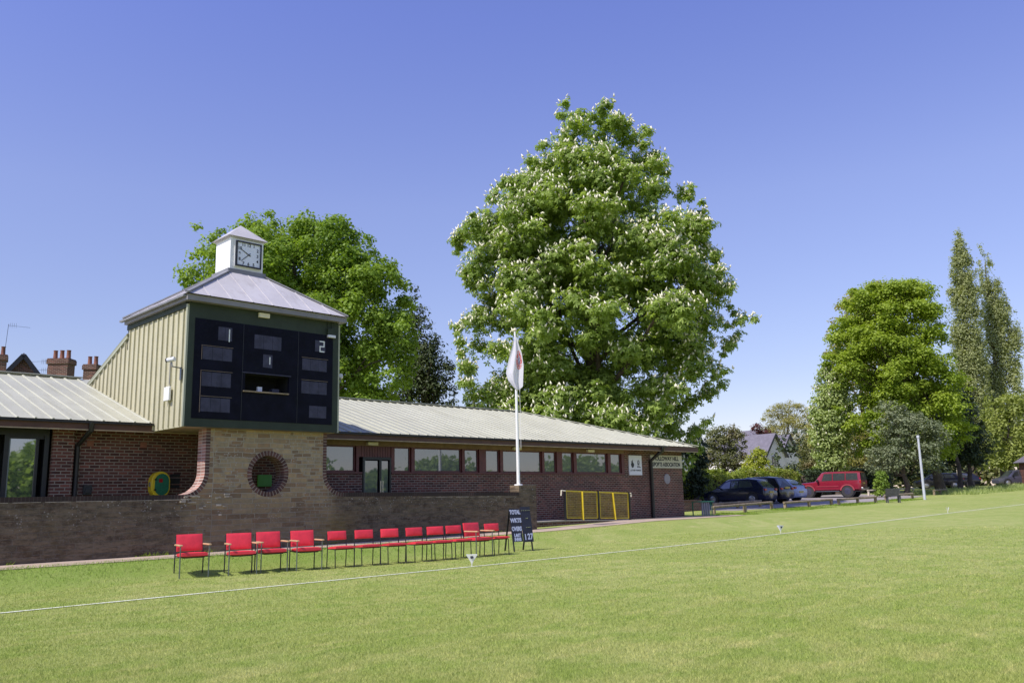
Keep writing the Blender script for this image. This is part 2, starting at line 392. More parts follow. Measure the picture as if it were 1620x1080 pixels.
# ------------------------------------------------------------------ mesh builder
class MB:
    def __init__(self):
        self.v = []; self.f = []; self.m = []; self.uv = {}

    def face(self, pts, mat=0, uv=None):
        b = len(self.v); self.v += [tuple(p) for p in pts]
        self.f.append(list(range(b, b + len(pts)))); self.m.append(mat)
        if uv: self.uv[len(self.f) - 1] = uv

    def box(self, x0, x1, y0, y1, z0, z1, mat=0):
        b = len(self.v)
        self.v += [(x0, y0, z0), (x1, y0, z0), (x1, y1, z0), (x0, y1, z0), (x0, y0, z1), (x1, y0, z1), (x1, y1, z1), (x0, y1, z1)]
        for q in ((0, 3, 2, 1), (4, 5, 6, 7), (0, 1, 5, 4), (1, 2, 6, 5), (2, 3, 7, 6), (3, 0, 4, 7)):
            self.f.append([b + i for i in q]); self.m.append(mat)

    def bar(self, p0, p1, w, h, mat=0, up=(0, 0, 1)):
        p0, p1 = Vector(p0), Vector(p1); d = (p1 - p0).normalized(); u = Vector(up)
        if abs(d.dot(u)) > .98: u = Vector((1, 0, 0))
        s = d.cross(u).normalized() * w / 2; t = s.cross(d).normalized() * h / 2
        b = len(self.v)
        for p in (p0, p1):
            for a, c in ((-1, -1), (1, -1), (1, 1), (-1, 1)): self.v.append(tuple(p + s * a + t * c))
        for q in ((0, 3, 2, 1), (4, 5, 6, 7), (0, 1, 5, 4), (1, 2, 6, 5), (2, 3, 7, 6), (3, 0, 4, 7)):
            self.f.append([b + i for i in q]); self.m.append(mat)

    def tube(self, pts, rads, n=8, mat=0, cap=True):
        pts = [Vector(p) for p in pts]
        if not isinstance(rads, (list, tuple)): rads = [rads] * len(pts)
        b = len(self.v); prev = None
        for i, p in enumerate(pts):
            d = ((pts[min(i + 1, len(pts) - 1)] - pts[max(i - 1, 0)])).normalized()
            if prev is None:
                a = Vector((0, 0, 1)) if abs(d.z) < .9 else Vector((1, 0, 0)); prev = d.cross(a).normalized()
            s = (prev - d * prev.dot(d)).normalized(); t = d.cross(s); prev = s
            for k in range(n):
                q = 2 * PI * k / n; self.v.append(tuple(p + (s * math.cos(q) + t * math.sin(q)) * rads[i]))
        for i in range(len(pts) - 1):
            for k in range(n):
                k2 = (k + 1) % n
                self.f.append([b + i * n + k, b + i * n + k2, b + (i + 1) * n + k2, b + (i + 1) * n + k]); self.m.append(mat)
        if cap:
            self.f.append([b + k for k in range(n)][::-1]); self.m.append(mat)
            self.f.append([b + (len(pts) - 1) * n + k for k in range(n)]); self.m.append(mat)

    def disc(self, c, nrm, r0, r1, d0, d1, n=20, mat=0):
        """solid of revolution between radius r0 at offset d0 and r1 at offset d1 along nrm"""
        nrm = Vector(nrm).normalized(); c = Vector(c)
        self.tube([c + nrm * d0, c + nrm * d1], [r0, r1], n, mat)

    def prism(self, poly, axis, a, b, mat=0, holes=()):
        """extrude a 2D polygon along axis ('x','y','z') from a to b"""
        def P(q, t):
            return {'x': (t, q[0], q[1]), 'y': (q[0], t, q[1]), 'z': (q[0], q[1], t)}[axis]
        loops = [list(poly)] + [list(h) for h in holes]
        tri = tessellate_polygon([[Vector((q[0], q[1], 0)) for q in l] for l in loops])
        flat = [q for l in loops for q in l]
        for t, side in ((a, 0), (b, 1)):
            base = len(self.v); self.v += [P(q, t) for q in flat]
            for tr in tri: self.f.append([base + i for i in tr]); self.m.append(mat)
        for l in loops:
            for i in range(len(l)):
                q0, q1 = l[i], l[(i + 1) % len(l)]
                self.face([P(q0, a), P(q1, a), P(q1, b), P(q0, b)], mat)

    def add(self, other, mtx, mat=None):
        b = len(self.v); nf = len(self.f)
        self.v += [tuple(mtx @ Vector(p)) for p in other.v]
        for f, m in zip(other.f, other.m): self.f.append([b + i for i in f]); self.m.append(m if mat is None else mat)
        for k, u in other.uv.items(): self.uv[nf + k] = u

    def build(self, name, mats, parent=None, origin=(0, 0, 0), smooth=None, bevel=0.0, fixn=True):
        if not isinstance(mats, (list, tuple)): mats = [mats]
        o = Vector(origin)
        me = bpy.data.meshes.new(name)
        me.from_pydata([tuple(Vector(p) - o) for p in self.v], [], self.f)
        for m in mats: me.materials.append(m)
        me.polygons.foreach_set('material_index', self.m)
        uvl = me.uv_layers.new(name='UVMap').data
        me.update()
        for pi, p in enumerate(me.polygons):
            if pi in self.uv:
                for li, u in zip(p.loop_indices, self.uv[pi]): uvl[li].uv = u
                continue
            n = p.normal; ax = max(range(3), key=lambda i: abs(n[i]))
            for li in p.loop_indices:
                q = Vector(self.v[me.loops[li].vertex_index])
                uvl[li].uv = {0: (q.y, q.z), 1: (q.x, q.z), 2: (q.x, q.y)}[ax]
        ob = bpy.data.objects.new(name, me); COL.objects.link(ob)
        if fixn:
            import bmesh
            bm = bmesh.new(); bm.from_mesh(me)
            bmesh.ops.remove_doubles(bm, verts=bm.verts, dist=1e-5)
            bmesh.ops.recalc_face_normals(bm, faces=bm.faces)
            bm.to_mesh(me); bm.free()
        if smooth is not None:
            me.polygons.foreach_set('use_smooth', [True] * len(me.polygons))
            me.set_sharp_from_angle(angle=math.radians(smooth))
        if bevel:
            md = ob.modifiers.new('bevel', 'BEVEL'); md.width = bevel; md.segments = 2; md.limit_method = 'ANGLE'; md.angle_limit = math.radians(40)
        if parent: ob.parent = parent
        else: ob.location = o
        return ob


def tag(o, label=None, cat=None, group=None, kind=None):
    if label: o['label'] = label
    if cat: o['category'] = cat
    if group: o['group'] = group
    if kind: o['kind'] = kind
    return o


def thing(name, label, cat, loc, rz=0.0, group=None):
    o = bpy.data.objects.new(name, None); COL.objects.link(o); o.empty_display_size = .2
    o.location = loc; o.rotation_euler = (0, 0, rz)
    return tag(o, label, cat, group)


def copy_tree(o, parent=None):
    c = o.copy(); COL.objects.link(c)
    if parent: c.parent = parent
    for ch in [x for x in bpy.data.objects if x.parent == o]: copy_tree(ch, c)
    return c


def text_mb(s, size, mat=0, align='CENTER', xs=1.0, bold=0.0):
    cu = bpy.data.curves.new('lettering', 'FONT'); cu.body = s; cu.size = size; cu.align_x = align; cu.align_y = 'CENTER'
    cu.extrude = .002; cu.offset = bold
    ob = bpy.data.objects.new('lettering', cu); COL.objects.link(ob)
    dg = bpy.context.evaluated_depsgraph_get()
    me = bpy.data.meshes.new_from_object(ob.evaluated_get(dg))
    mb = MB()
    mb.v = [(v.co.x * xs, v.co.y, v.co.z) for v in me.vertices]
    mb.f = [list(p.vertices) for p in me.polygons]; mb.m = [mat] * len(mb.f)
    bpy.data.objects.remove(ob); bpy.data.curves.remove(cu); bpy.data.meshes.remove(me)
    return mb


def wall_mtx(x, y, z):
    """lettering on a wall facing -Y"""
    return Matrix.Translation((x, y, z)) @ Matrix.Rotation(PI / 2, 4, 'X')


# ------------------------------------------------------------------ numpy meshes (foliage, grass)
def np_mesh(name, V, Q, mats, parent=None, loc=(0, 0, 0), rnd=None, midx=None, nv=4, smooth=False):
    me = bpy.data.meshes.new(name)
    n = len(Q)
    me.vertices.add(len(V)); me.vertices.foreach_set('co', np.ascontiguousarray(V, dtype=np.float32).ravel())
    me.loops.add(n * nv); me.loops.foreach_set('vertex_index', np.ascontiguousarray(Q, dtype=np.int32).ravel())
    me.polygons.add(n)
    me.polygons.foreach_set('loop_start', np.arange(0, n * nv, nv, dtype=np.int32))
    for m in (mats if isinstance(mats, (list, tuple)) else [mats]): me.materials.append(m)
    if midx is not None: me.polygons.foreach_set('material_index', np.ascontiguousarray(midx, dtype=np.int32))
    if rnd is not None:
        a = me.attributes.new('rnd', 'FLOAT', 'FACE'); a.data.foreach_set('value', np.ascontiguousarray(rnd, dtype=np.float32))
    me.update(calc_edges=True)
    if smooth: me.polygons.foreach_set('use_smooth', np.ones(n, dtype=bool))
    ob = bpy.data.objects.new(name, me); COL.objects.link(ob)
    if parent: ob.parent = parent
    else: ob.location = loc
    return ob


def unit(a):
    return a / np.maximum(np.linalg.norm(a, axis=-1, keepdims=True), 1e-9)


def leaf_quads(rs, P, N, size, wid, fan=1, droop=.25, spread=2.2):
    """one diamond leaf (or a fan of leaflets) per point P facing N"""
    n = len(P)
    a = rs.normal(size=(n, 3)); T = unit(a - N * np.sum(a * N, 1, keepdims=True)); B = np.cross(N, T)
    out = []
    S = size * (rs.uniform(.7, 1.25, n))[:, None]
    for k in range(fan):
        an = 0 if fan == 1 else (k / (fan - 1) - .5) * spread * 2
        D = T * math.cos(an) + B * math.sin(an) - N * droop
        D = unit(D); W = unit(np.cross(N, D)) * (S * wid / 2)
        p0 = P; p1 = P + D * S * .55 + W - N * S * .05; p2 = P + D * S - N * S * .16; p3 = P + D * S * .55 - W - N * S * .05
        out.append(np.stack([p0, p1, p2, p3], 1))
    V = np.concatenate(out, 0).reshape(-1, 3)
    Q = np.arange(len(V)).reshape(-1, 4)
    return V, Q


def tree(name, label, cat, base, outline, mat, nb, br, nl, leaf, seed, wid=.6, fan=1, depth=.8, flat=.75, trunk_r=.3, edge=30, bottom=None,
         blossom=0, limbs=26, up=.5, shell=.38, bark='bark', group=None, elong=1.0, trunk_top=.8, crown_name='crown', droop=.25, ledge=0.0, edge_r=.45):
    rs = np.random.RandomState(seed)
    root = thing(name, label, cat, base, 0, group)
    o = sorted(outline); zz = np.array([q[0] for q in o]); Ls = np.array([q[1] for q in o]); Rs = np.array([q[2] for q in o])
    zlo, zhi = zz[0], zz[-1]
    fL = lambda z: np.interp(z, zz, Ls); fR = lambda z: np.interp(z, zz, Rs)
    zg = np.linspace(zlo, zhi, 200); wg = np.maximum(fR(zg) - fL(zg), .2); cdf = np.cumsum(wg ** 1.25); cdf /= cdf[-1]
    z = np.interp(rs.uniform(size=nb), cdf, zg)
    r = rs.uniform(br[0], br[1], nb) * np.clip((fR(z) - fL(z)) / (wg.max() * .6), .5, 1.0)
    z = np.clip(z, zlo + r * .5, zhi - r * .8)
    th = rs.uniform(0, 2 * PI, nb); rho = rs.uniform(size=nb) ** shell
    hw = (fR(z) - fL(z)) / 2; mid = (fR(z) + fL(z)) / 2
    lat = mid + np.cos(th) * rho * np.maximum(hw - r * .85, .05)
    dep = np.sin(th) * rho * np.maximum(hw * depth - r * .85, .05)
    # small sprays that break up the outline
    if edge:
        ze = np.interp(rs.uniform(size=edge), cdf, zg); sd = np.where(rs.uniform(size=edge) < .5, -1, 1)
        re = rs.uniform(.6, 1.3, edge) * edge_r
        hwe = (fR(ze) - fL(ze)) / 2
        le = (fR(ze) + fL(ze)) / 2 + sd * (hwe - re * rs.uniform(.6, 1.3, edge)); de = rs.normal(size=edge) * hwe * .25 * depth
        z = np.concatenate([z, ze]); r = np.concatenate([r, re]); lat = np.concatenate([lat, le]); dep = np.concatenate([dep, de])
    nbt = len(z)
    C = np.stack([lat * R2[0] + dep * F2[0], lat * R2[1] + dep * F2[1], z], 1)
    cnt = np.maximum(8, (nl * (r / np.mean(br)) ** 2)).astype(int)
    idx = np.repeat(np.arange(nbt), cnt); n = len(idx)
    d = unit(rs.normal(size=(n, 3))); d[:, 2] = np.where((d[:, 2] < 0) & (rs.uniform(size=n) < .6), -d[:, 2], d[:, 2])
    rad = r[idx] * rs.uniform(size=n) ** .42
    sc3 = np.array([1, 1, flat * elong])
    # lumpy blobs
    lump = 1 + .25 * np.sin(d[:, 0] * 5 + idx) + .2 * np.sin(d[:, 1] * 6 + idx * 1.7)
    P = C[idx] + d * sc3 * (rad * lump)[:, None]
    pl = P[:, 0] * R2[0] + P[:, 1] * R2[1]
    keep = (pl > fL(P[:, 2]) - .35) & (pl < fR(P[:, 2]) + .35) & (P[:, 2] > zlo - .3)
    P = P[keep]; d = d[keep]; idx = idx[keep]; n = len(P)
    N = unit(d * .7 + np.array([0, 0, up]) + rs.normal(size=(n, 3)) * .38)
    V, Q = leaf_quads(rs, P, N, leaf, wid, fan, droop)
    br_ = rs.uniform(size=nbt)
    f = np.clip(.45 * br_[idx] + .55 * rs.uniform(size=n), 0, 1)
    np_mesh(crown_name, V, Q, mat, root, rnd=np.tile(f, fan))
    if blossom:
        ol = np.interp(P[:, 2], zz, (Ls + Rs) / 2); ow = np.maximum(np.interp(P[:, 2], zz, (Rs - Ls) / 2), .5)
        ql = (P[:, 0] * R2[0] + P[:, 1] * R2[1] - ol) / ow; qd = (P[:, 0] * F2[0] + P[:, 1] * F2[1]) / (ow * depth)
        out_ = np.where((d[:, 2] > -.15) & (ql ** 2 + qd ** 2 > .38))[0]
        k = rs.choice(out_, min(blossom, len(out_) // 3), replace=False)
        pb = P[k] + d[k] * .10; hh = rs.uniform(.13, .26, len(k)); rr = hh * rs.uniform(.28, .42, len(k))
        tip = pb + np.stack([rs.normal(size=len(k)) * .09, rs.normal(size=len(k)) * .09, hh], 1)
        VV = []
        ring = [(math.cos(a), math.sin(a)) for a in np.linspace(0, 2 * PI, 5)[:-1]]
        for (cx, cy) in ring: VV.append(pb + np.stack([cx * rr, cy * rr, hh * .18], 1))
        VV.append(pb - np.array([0, 0, .03])); VV.append(tip)
        VV = np.stack(VV, 1); nk = len(k); base_i = (np.arange(nk) * 6)[:, None]
        tri = []
        for a in range(4):
            b = (a + 1) % 4
            tri.append(base_i + np.array([[a, b, 5]])); tri.append(base_i + np.array([[b, a, 4]]))
        Qb = np.concatenate(tri, 0)
        tag(np_mesh('blossom', VV.reshape(-1, 3), Qb, M['blossom'], root, nv=3), kind='stuff')
    # trunk and limbs
    t = MB(); top = zlo + (zhi - zlo) * trunk_top
    mid_l = [0, .4 * float(fL(top * .5) + fR(top * .5)) / 2, float(fL(top) + fR(top)) / 2]
    pts = []
    for q in np.linspace(0, 1, 8):
        l = np.interp(q, [0, .5, 1], mid_l) + (rs.normal() * .12 if q > 0 else 0)
        pts.append((l * R2[0], l * R2[1], -.25 + q * (top + .25)))
    t.tube(pts, [trunk_r * (1.25 if i == 0 else 1.0) * (1 - .82 * i / 7) for i in range(8)], 10)
    pick = rs.choice(nb, min(limbs, nb), replace=False)
    for k in pick:
        c = Vector(C[k]); h = max(min(c.z * rs.uniform(.45, .75), top * .95), zlo * .6 if zlo > .5 else .2)
        q = (h + .25) / (top + .25) * 7; i = min(int(q), 6); fr = q - i
        p0 = Vector(pts[i]).lerp(Vector(pts[i + 1]), fr)
        m1 = p0.lerp(c, .4) + Vector((0, 0, (c.z - p0.z) * -.08)) + Vector(rs.normal(size=3) * .22); m2 = p0.lerp(c, .75) + Vector(rs.normal(size=3) * .15)
        r0 = min(trunk_r * (1 - .8 * q / 7) * .5, .13 + .12 * trunk_r)
        t.tube([p0, m1, m2, c], [r0, r0 * .7, r0 * .45, r0 * .18], 6)
        for _ in range(2):
            e = c + Vector(unit(rs.normal(size=3)) * r[k] * .8)
            t.tube([m2, m2.lerp(e, .6) + Vector(rs.normal(size=3) * .08), e], [r0 * .4, r0 * .25, r0 * .1], 5)
    t.build('trunk', M[bark], root, fixn=False, smooth=60)
    return root


# ------------------------------------------------------------------ ground
def grid_mesh(name, xs, ys, mat, dz=0.0, zf=Gn):
    X, Y = np.meshgrid(xs, ys); Z = zf(X, Y) + dz
    V = np.stack([X, Y, Z], -1).reshape(-1, 3); nx, ny = len(xs), len(ys)
    i = np.arange(ny - 1)[:, None] * nx + np.arange(nx - 1)[None]; i = i.ravel()
    Q = np.stack([i, i + 1, i + nx + 1, i + nx], 1)
    return np_mesh(name, V, Q, mat, smooth=True)


far_ = [150, 200, 300, 500, 900, 1600, 3000]
xs = np.array([-q for q in far_[::-1]] + list(np.arange(-100, -10, 10)) + list(np.arange(-10, 45, .5)) + list(np.arange(45, 140, 2)) + far_)
ys = np.array([-q for q in far_[::-1]] + list(np.arange(-100, 0, 10)) + list(np.arange(0, 16, 1)) + list(np.arange(16, 20, .2)) + list(np.arange(20, 45, 1)) + list(np.arange(45, 140, 4)) + far_)
tag(grid_mesh('playing_field', xs, ys, M['grass']), 'mown green cricket field rising gently to the right', 'ground', kind='structure')


def strip(name, low, upp, mat, dz, sub=24):
    """sheet draped on the ground between two polylines"""
    def res(l):
        l = np.array(l, float); s = np.r_[0, np.cumsum(np.hypot(*np.diff(l, axis=0).T))]; q = np.linspace(0, s[-1], sub)
        return np.stack([np.interp(q, s, l[:, 0]), np.interp(q, s, l[:, 1])], 1)
    a, b = res(low), res(upp); n = 7
    W = np.stack([a + (b - a) * t for t in np.linspace(0, 1, n)], 0).reshape(-1, 2)
    Z = Gn(W[:, 0], W[:, 1]) + dz
    i = (np.arange(n - 1)[:, None] * sub + np.arange(sub - 1)[None]).ravel()
    return np_mesh(name, np.c_[W, Z], np.stack([i, i + 1, i + sub + 1, i + sub], 1), mat, smooth=True)


tag(strip('footpath', [(-8, 18.0), (4, 18.02), (12, 18.3), (20, 18.35), (26, 19.0), (32.5, 20.1), (36, 20.9)], [(-8, 19.5), (12, 19.5), (20.6, 19.5), (25.5, 20.4), (31, 21.6), (36, 21.7)], M['path'], .012, 90),
    'narrow pinkish path along the foot of the wall', 'path', kind='structure')
tag(strip('car_park', [(41.0, 24.6), (44, 24.2), (56, 22.9), (66, 23.6)], [(41.0, 33.0), (44, 33.2), (56, 33.2), (74, 33.2)], M['tarmac'], .012, 60),
    'worn grey tarmac car park behind the low rails', 'car park', kind='structure')

# boundary line: painted strip plus whitened blades
rs = np.random.RandomState(3)


def line_y(x):
    return 13.72 + .06 * np.sin(x * .7) * 0 + np.where(x > 12, (x - 12) * .012, 0) - .0009 * np.maximum(x - 25, 0) ** 2


lx = np.concatenate([np.arange(-12, 30, .25), np.arange(30, 75, 1.0)])
W_ = []
for sgn in (-1, 1):
    yy = line_y(lx) + sgn * (.036 + .010 * rs.uniform(size=len(lx))); W_.append(np.stack([lx, yy, Gn(lx, yy) + .010], 1))
V = np.concatenate(W_, 0); n = len(lx); i = np.arange(n - 1)
tag(np_mesh('boundary_line', V, np.stack([i, i + 1, i + n + 1, i + n], 1), M['line']), 'thin white boundary line painted across the grass', 'line', kind='structure')


def blades(n, fmin, fmax, seed):
    rs = np.random.RandomState(seed)
    # density falls off with distance from the viewer
    F = 1 / (1 / fmin + rs.uniform(size=n) * (1 / fmax - 1 / fmin)) ** 1.0
    lat = rs.uniform(-.72, .72, n) * F
    x = F * F2[0] + lat * R2[0]; y = F * F2[1] + lat * R2[1]
    ok = (y < 18.5) & ((np.abs(y - line_y(x)) > .045) | (rs.uniform(size=n) < .4))
    x, y, F = x[ok], y[ok], F[ok]; n = len(x)
    cl = np.sin(x * 3.1 + 2 * np.sin(y * 2.3)) * .5 + .5
    lush = np.clip((y - 16.3) / 1.2, 0, 1)
    h = rs.uniform(.010, .028, n) * (1 + .25 * cl) * (1 + lush * np.clip((20 - x) / 6, 0, 1) * .9)
    w = np.clip(.0015 * F / 7, .0015, .006) * rs.uniform(.8, 1.5, n)
    a = rs.uniform(0, 2 * PI, n); lean = rs.normal(size=(n, 2)) * .6
    z = Gn(x, y)
    p0 = np.stack([x + np.cos(a) * w, y + np.sin(a) * w, z - .002], 1); p1 = np.stack([x - np.cos(a) * w, y - np.sin(a) * w, z - .002], 1)
    p2 = np.stack([x + lean[:, 0] * h, y + lean[:, 1] * h, z + h], 1)
    V = np.stack([p0, p1, p2], 1).reshape(-1, 3)
    return V, np.arange(len(V)).reshape(-1, 3), rs.uniform(size=n)


V, Q, rn = blades(900000, 5.2, 30.0, 11)
tag(np_mesh('grass_blades', V, Q, M['blade'], rnd=rn, nv=3), 'short mown grass blades of the cricket field', 'grass', kind='stuff')


# ------------------------------------------------------------------ pavilion
W = 21.57
pav = thing('pavilion', 'long low brick sports pavilion with pale ribbed metal roof and brown fascia', 'building', (16, 26, .35))
PO = (16, 26, .35)
EX0, EX1 = -6.0, 32.33
b = MB()
b.box(6.40, 13.60, W, W + .3, .1, 3.28)
b.box(13.60, 14.99, W, W + .3, .1, 2.215)
b.box(16.05, 27.78, W, W + .3, .1, 2.215)
b.box(27.78, 31.88, W, W + .3, .1, 3.28)
b.box(31.58, 31.88, W + .3, 31.4, .1, 3.28)
b.box(-5.4, 31.58, 31.1, 31.4, .1, 3.28)
b.box(-5.7, -5.4, W, 31.4, .1, 3.28)
b.box(-5.4, 2.9, W, W + .3, .1, 3.28)
b.build('brick_wall', M['brick'], pav, PO)
b = MB(); b.box(6.32, 6.80, W - .16, W - .003, .3, 3.24)
b.build('brick_pier', M['brick'], pav, PO, bevel=.05)
# terracotta squares high on the wall, air vent low on the wall
for x in (7.16, 8.42):
    b = MB(); b.box(x - .06, x + .10, W - .012, W - .002, 2.84, 2.98); b.build('terracotta_block', M['pot'], pav, PO)
b = MB()
for z0, z1 in ((2.12, 2.19), (1.95, 2.085), (1.84, 1.92)): b.box(9.15, 9.40, W - .014, W - .002, z0, z1)
b.build('air_vent', M['black'], pav, PO)
b = MB(); b.box(7.08, 7.27, W - .06, W - .002, 1.70, 1.93); b.box(7.12, 7.23, W - .085, W - .06, 1.74, 1.86)
b.build('socket_box', M['black'], pav, PO, bevel=.01)
# roof
SL = (5.12 - 3.40) / 5.55
EY = 20.95; RY = 26.5; RZ = 5.12; BY = 32.05


def roof_z(y): return 3.40 + (y - EY) * SL


b = MB()
hx = EX1 - (RY - EY)
b.face([(EX0, EY, 3.40), (EX1, EY, 3.40), (hx, RY, RZ), (EX0, RY, RZ)])
b.face([(EX0, BY, 3.40), (EX0, RY, RZ), (hx, RY, RZ), (EX1, BY, 3.40)])
b.face([(EX1, EY, 3.40), (EX1, BY, 3.40), (hx, RY, RZ)])
b.face([(EX0, EY, 3.40), (EX0, RY, RZ), (EX0, BY, 3.40)])
b.face([(EX0, EY, 3.385), (EX0, BY, 3.385), (EX1, BY, 3.385), (EX1, EY, 3.385)])


def rib(b, p0, p1, w0, w1, h, side):
    """trapezoid rib from p0 to p1 standing h above the sheet"""
    p0, p1, s = Vector(p0), Vector(p1), Vector(side)
    d = (p1 - p0).normalized(); n = s.cross(d).normalized()
    if n.z < 0: n = -n
    r = [p + s * a + n * hh for p in (p0, p1) for a, hh in ((-w0, .002), (-w1, h), (w1, h), (w0, .002))]
    for q in ((0, 1, 5, 4), (1, 2, 6, 5), (2, 3, 7, 6), (0, 3, 2, 1), (4, 5, 6, 7)): b.face([r[i] for i in q])


x = EX0 + .2
while x < EX1 - .15:
    ym = min(RY - .06, EY + (EX1 - x))
    if not (8.6 < x < 12.4): rib(b, (x, EY - .03, roof_z(EY - .03)), (x, ym, roof_z(ym)), .034, .016, .030, (1, 0, 0))
    else: rib(b, (x, 23.2, roof_z(23.2)), (x, ym, roof_z(ym)), .034, .016, .030, (1, 0, 0))
    x += .362
y = EY + .3
while y < BY - .2:
    xm = max(hx, EX1 - min(y - EY, BY - y))
    z1 = 3.40 + (EX1 - xm) * SL
    rib(b, (EX1 + .03, y, 3.39), (xm, y, z1), .034, .016, .03, (0, 1, 0)); y += .362
b.build('roof', M['roof'], pav, PO)
b = MB()
for x0, x1 in ((EX0, 8.45), (12.5, hx)): b.bar((x0, RY, RZ + .035), (x1, RY, RZ + .035), .3, .03)
b.bar((hx, RY, RZ + .035), (EX1, EY, 3.44), .22, .03)
b.bar((hx, RY, RZ + .035), (EX1, BY, 3.44), .22, .03)
b.build('ridge_cap', M['roof'], pav, PO)
b = MB(); b.box(EX0, EX1 - .012, EY + .02, EY + .05, 3.20, 3.383); b.box(EX1 - .05, EX1 - .02, EY + .052, BY, 3.20, 3.383)
b.build('fascia', M['fascia'], pav, PO)
b = MB(); b.box(EX0, EX1 - .055, EY + .053, W + .3, 3.215, 3.235)
b.box(31.885, EX1 - .055, W + .3, BY, 3.215, 3.235)
b.build('soffit', M['soffit'], pav, PO)
b = MB(); b.box(EX0, EX1 - .02, EY + .017, EY + .045, 3.172, 3.197); b.build('soffit_edge', M['soffit_edge'], pav, PO)
b = MB()
for x0, x1 in ((EX0, 8.41), (12.62, 29.9)): b.box(x0, x1, EY - .055, EY + .017, 3.335, 3.378)
b.build('gutter', M['gutter'], pav, PO)
for x, kx in ((6.82, .10), (29.47, -.0)):
    b = MB(); xt = 6.74 if x < 10 else 29.47
    zb = 1.2 if x < 10 else G(x, W) + .0
    if x < 10: b.tube([(6.98, EY - .01, 3.36), (6.98, EY - .0, 3.18), (6.88, W - .08, 2.84), (6.885, W - .08, zb)], [.065, .06, .055, .055], 10)
    else: b.tube([(29.62, EY - .01, 3.36), (29.60, EY, 3.2), (29.50, W - .08, 2.80), (29.50, W - .08, zb)], [.10, .085, .075, .075], 10)
    b.build('downpipe', M['gutter'], pav, PO, smooth=40)
# timber head and jambs round the window band
b = MB()
b.box(13.60, 27.78, W - .012, W + .25, 3.055, 3.213)
b.build('lintel_board', M['soffit'], pav, PO)
b = MB(); b.box(13.60, 14.97, W - .04, W + .25, 2.217, 2.27); b.box(16.07, 27.78, W - .04, W + .25, 2.217, 2.27)
for x0, x1 in ((14.76, 14.86), (16.06, 16.17), (16.85, 16.97), (18.99, 19.10), (19.77, 20.08), (20.76, 20.90), (22.90, 23.02), (23.70, 24.0), (24.66, 24.83), (26.71, 26.90), (27.60, 27.78), (13.60, 13.70)):
    b.box(x0, x1, W - .02, W + .25, 2.273, 3.052)
b.build('window_posts', M['redwood'], pav, PO)
b = MB()
x = 14.865
while x < 16.05:
    b.box(x, min(x + .085, 16.055), W - .006, W + .1, 2.72, 3.052); x += .098
b.box(14.865, 16.055, W + .012, W + .09, 2.72, 3.052)
b.build('boarding', M['redwood'], pav, PO)
for x0, x1 in ((13.72, 14.74), (16.19, 16.83), (16.99, 18.97), (19.12, 19.75), (20.10, 20.74), (20.92, 22.88), (23.04, 23.68), (24.02, 24.64), (24.85, 26.69), (26.92, 27.58)):
    b = MB(); z0, z1 = 2.275, 3.05
    b.box(x0, x1, W + .03, W + .1, z0, z0 + .045); b.box(x0, x1, W + .03, W + .1, z1 - .04, z1)
    b.box(x0, x0 + .035, W + .03, W + .1, z0 + .045, z1 - .04); b.box(x1 - .035, x1, W + .03, W + .1, z0 + .045, z1 - .04)
    w = b.build('window', M['redwood'], pav, PO)
    b = MB(); b.face([(x0 + .035, W + .06, z0 + .045), (x1 - .035, W + .06, z0 + .045), (x1 - .035, W + .06, z1 - .04), (x0 + .035, W + .06, z1 - .04)])
    b.build('pane', M['glass'], w, PO, fixn=False)
# entrance door: two glazed leaves in a black frame
b = MB(); b.box(14.99, 15.06, W - .03, W + .12, .5, 2.72); b.box(15.99, 16.05, W - .03, W + .12, .5, 2.72); b.box(15.06, 15.99, W - .03, W + .12, 2.64, 2.72); b.box(15.60, 15.68, W - .03, W + .1, .5, 2.64)
d = b.build('door', M['black'], pav, PO)
for x0, x1 in ((15.10, 15.57), (15.71, 15.96)):
    b = MB(); b.face([(x0, W + .02, .6), (x1, W + .02, .6), (x1, W + .02, 2.61), (x0, W + .02, 2.61)]); b.build('pane', M['glass'], d, PO, fixn=False)
    b = MB(); b.box(x0 - .03, x0, W - .0, W + .06, .55, 2.63); b.build('leaf_edge', M['frame_grey'], d, PO)
b = MB()
for x in (15.62, 15.70): b.tube([(x, W - .08, 1.65), (x, W - .08, 2.0)], .012, 6)
b.build('door_handle', M['chrome'], d, PO)
# sliding patio door at the left end
b = MB(); b.box(2.9, 6.28, W - .02, W + .2, 3.06, 3.213); b.box(6.18, 6.28, W - .02, W + .2, .4, 3.06); b.box(5.36, 5.46, W - .02, W + .12, .4, 3.06); b.box(5.46, 6.18, W + .02, W + .1, 2.98, 3.06)
b.box(6.02, 6.08, W + .02, W + .1, .4, 2.98); b.box(2.9, 3.0, W - .02, W + .2, .4, 3.06)
d = b.build('patio_door', M['black'], pav, PO)
b = MB(); b.face([(5.46, W + .05, .5), (6.02, W + .05, .5), (6.02, W + .05, 2.98), (5.46, W + .05, 2.98)]); b.build('pane', M['glass2'], d, PO, fixn=False)
b = MB(); b.box(5.465, 5.49, W + .0, W + .018, .5, 2.98); b.build('leaf_edge', M['frame_grey'], d, PO)
# dim room behind the openings
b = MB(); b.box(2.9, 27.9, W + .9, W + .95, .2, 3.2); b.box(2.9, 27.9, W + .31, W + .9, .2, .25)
b.build('room_back', M['darkroom'], pav, PO)

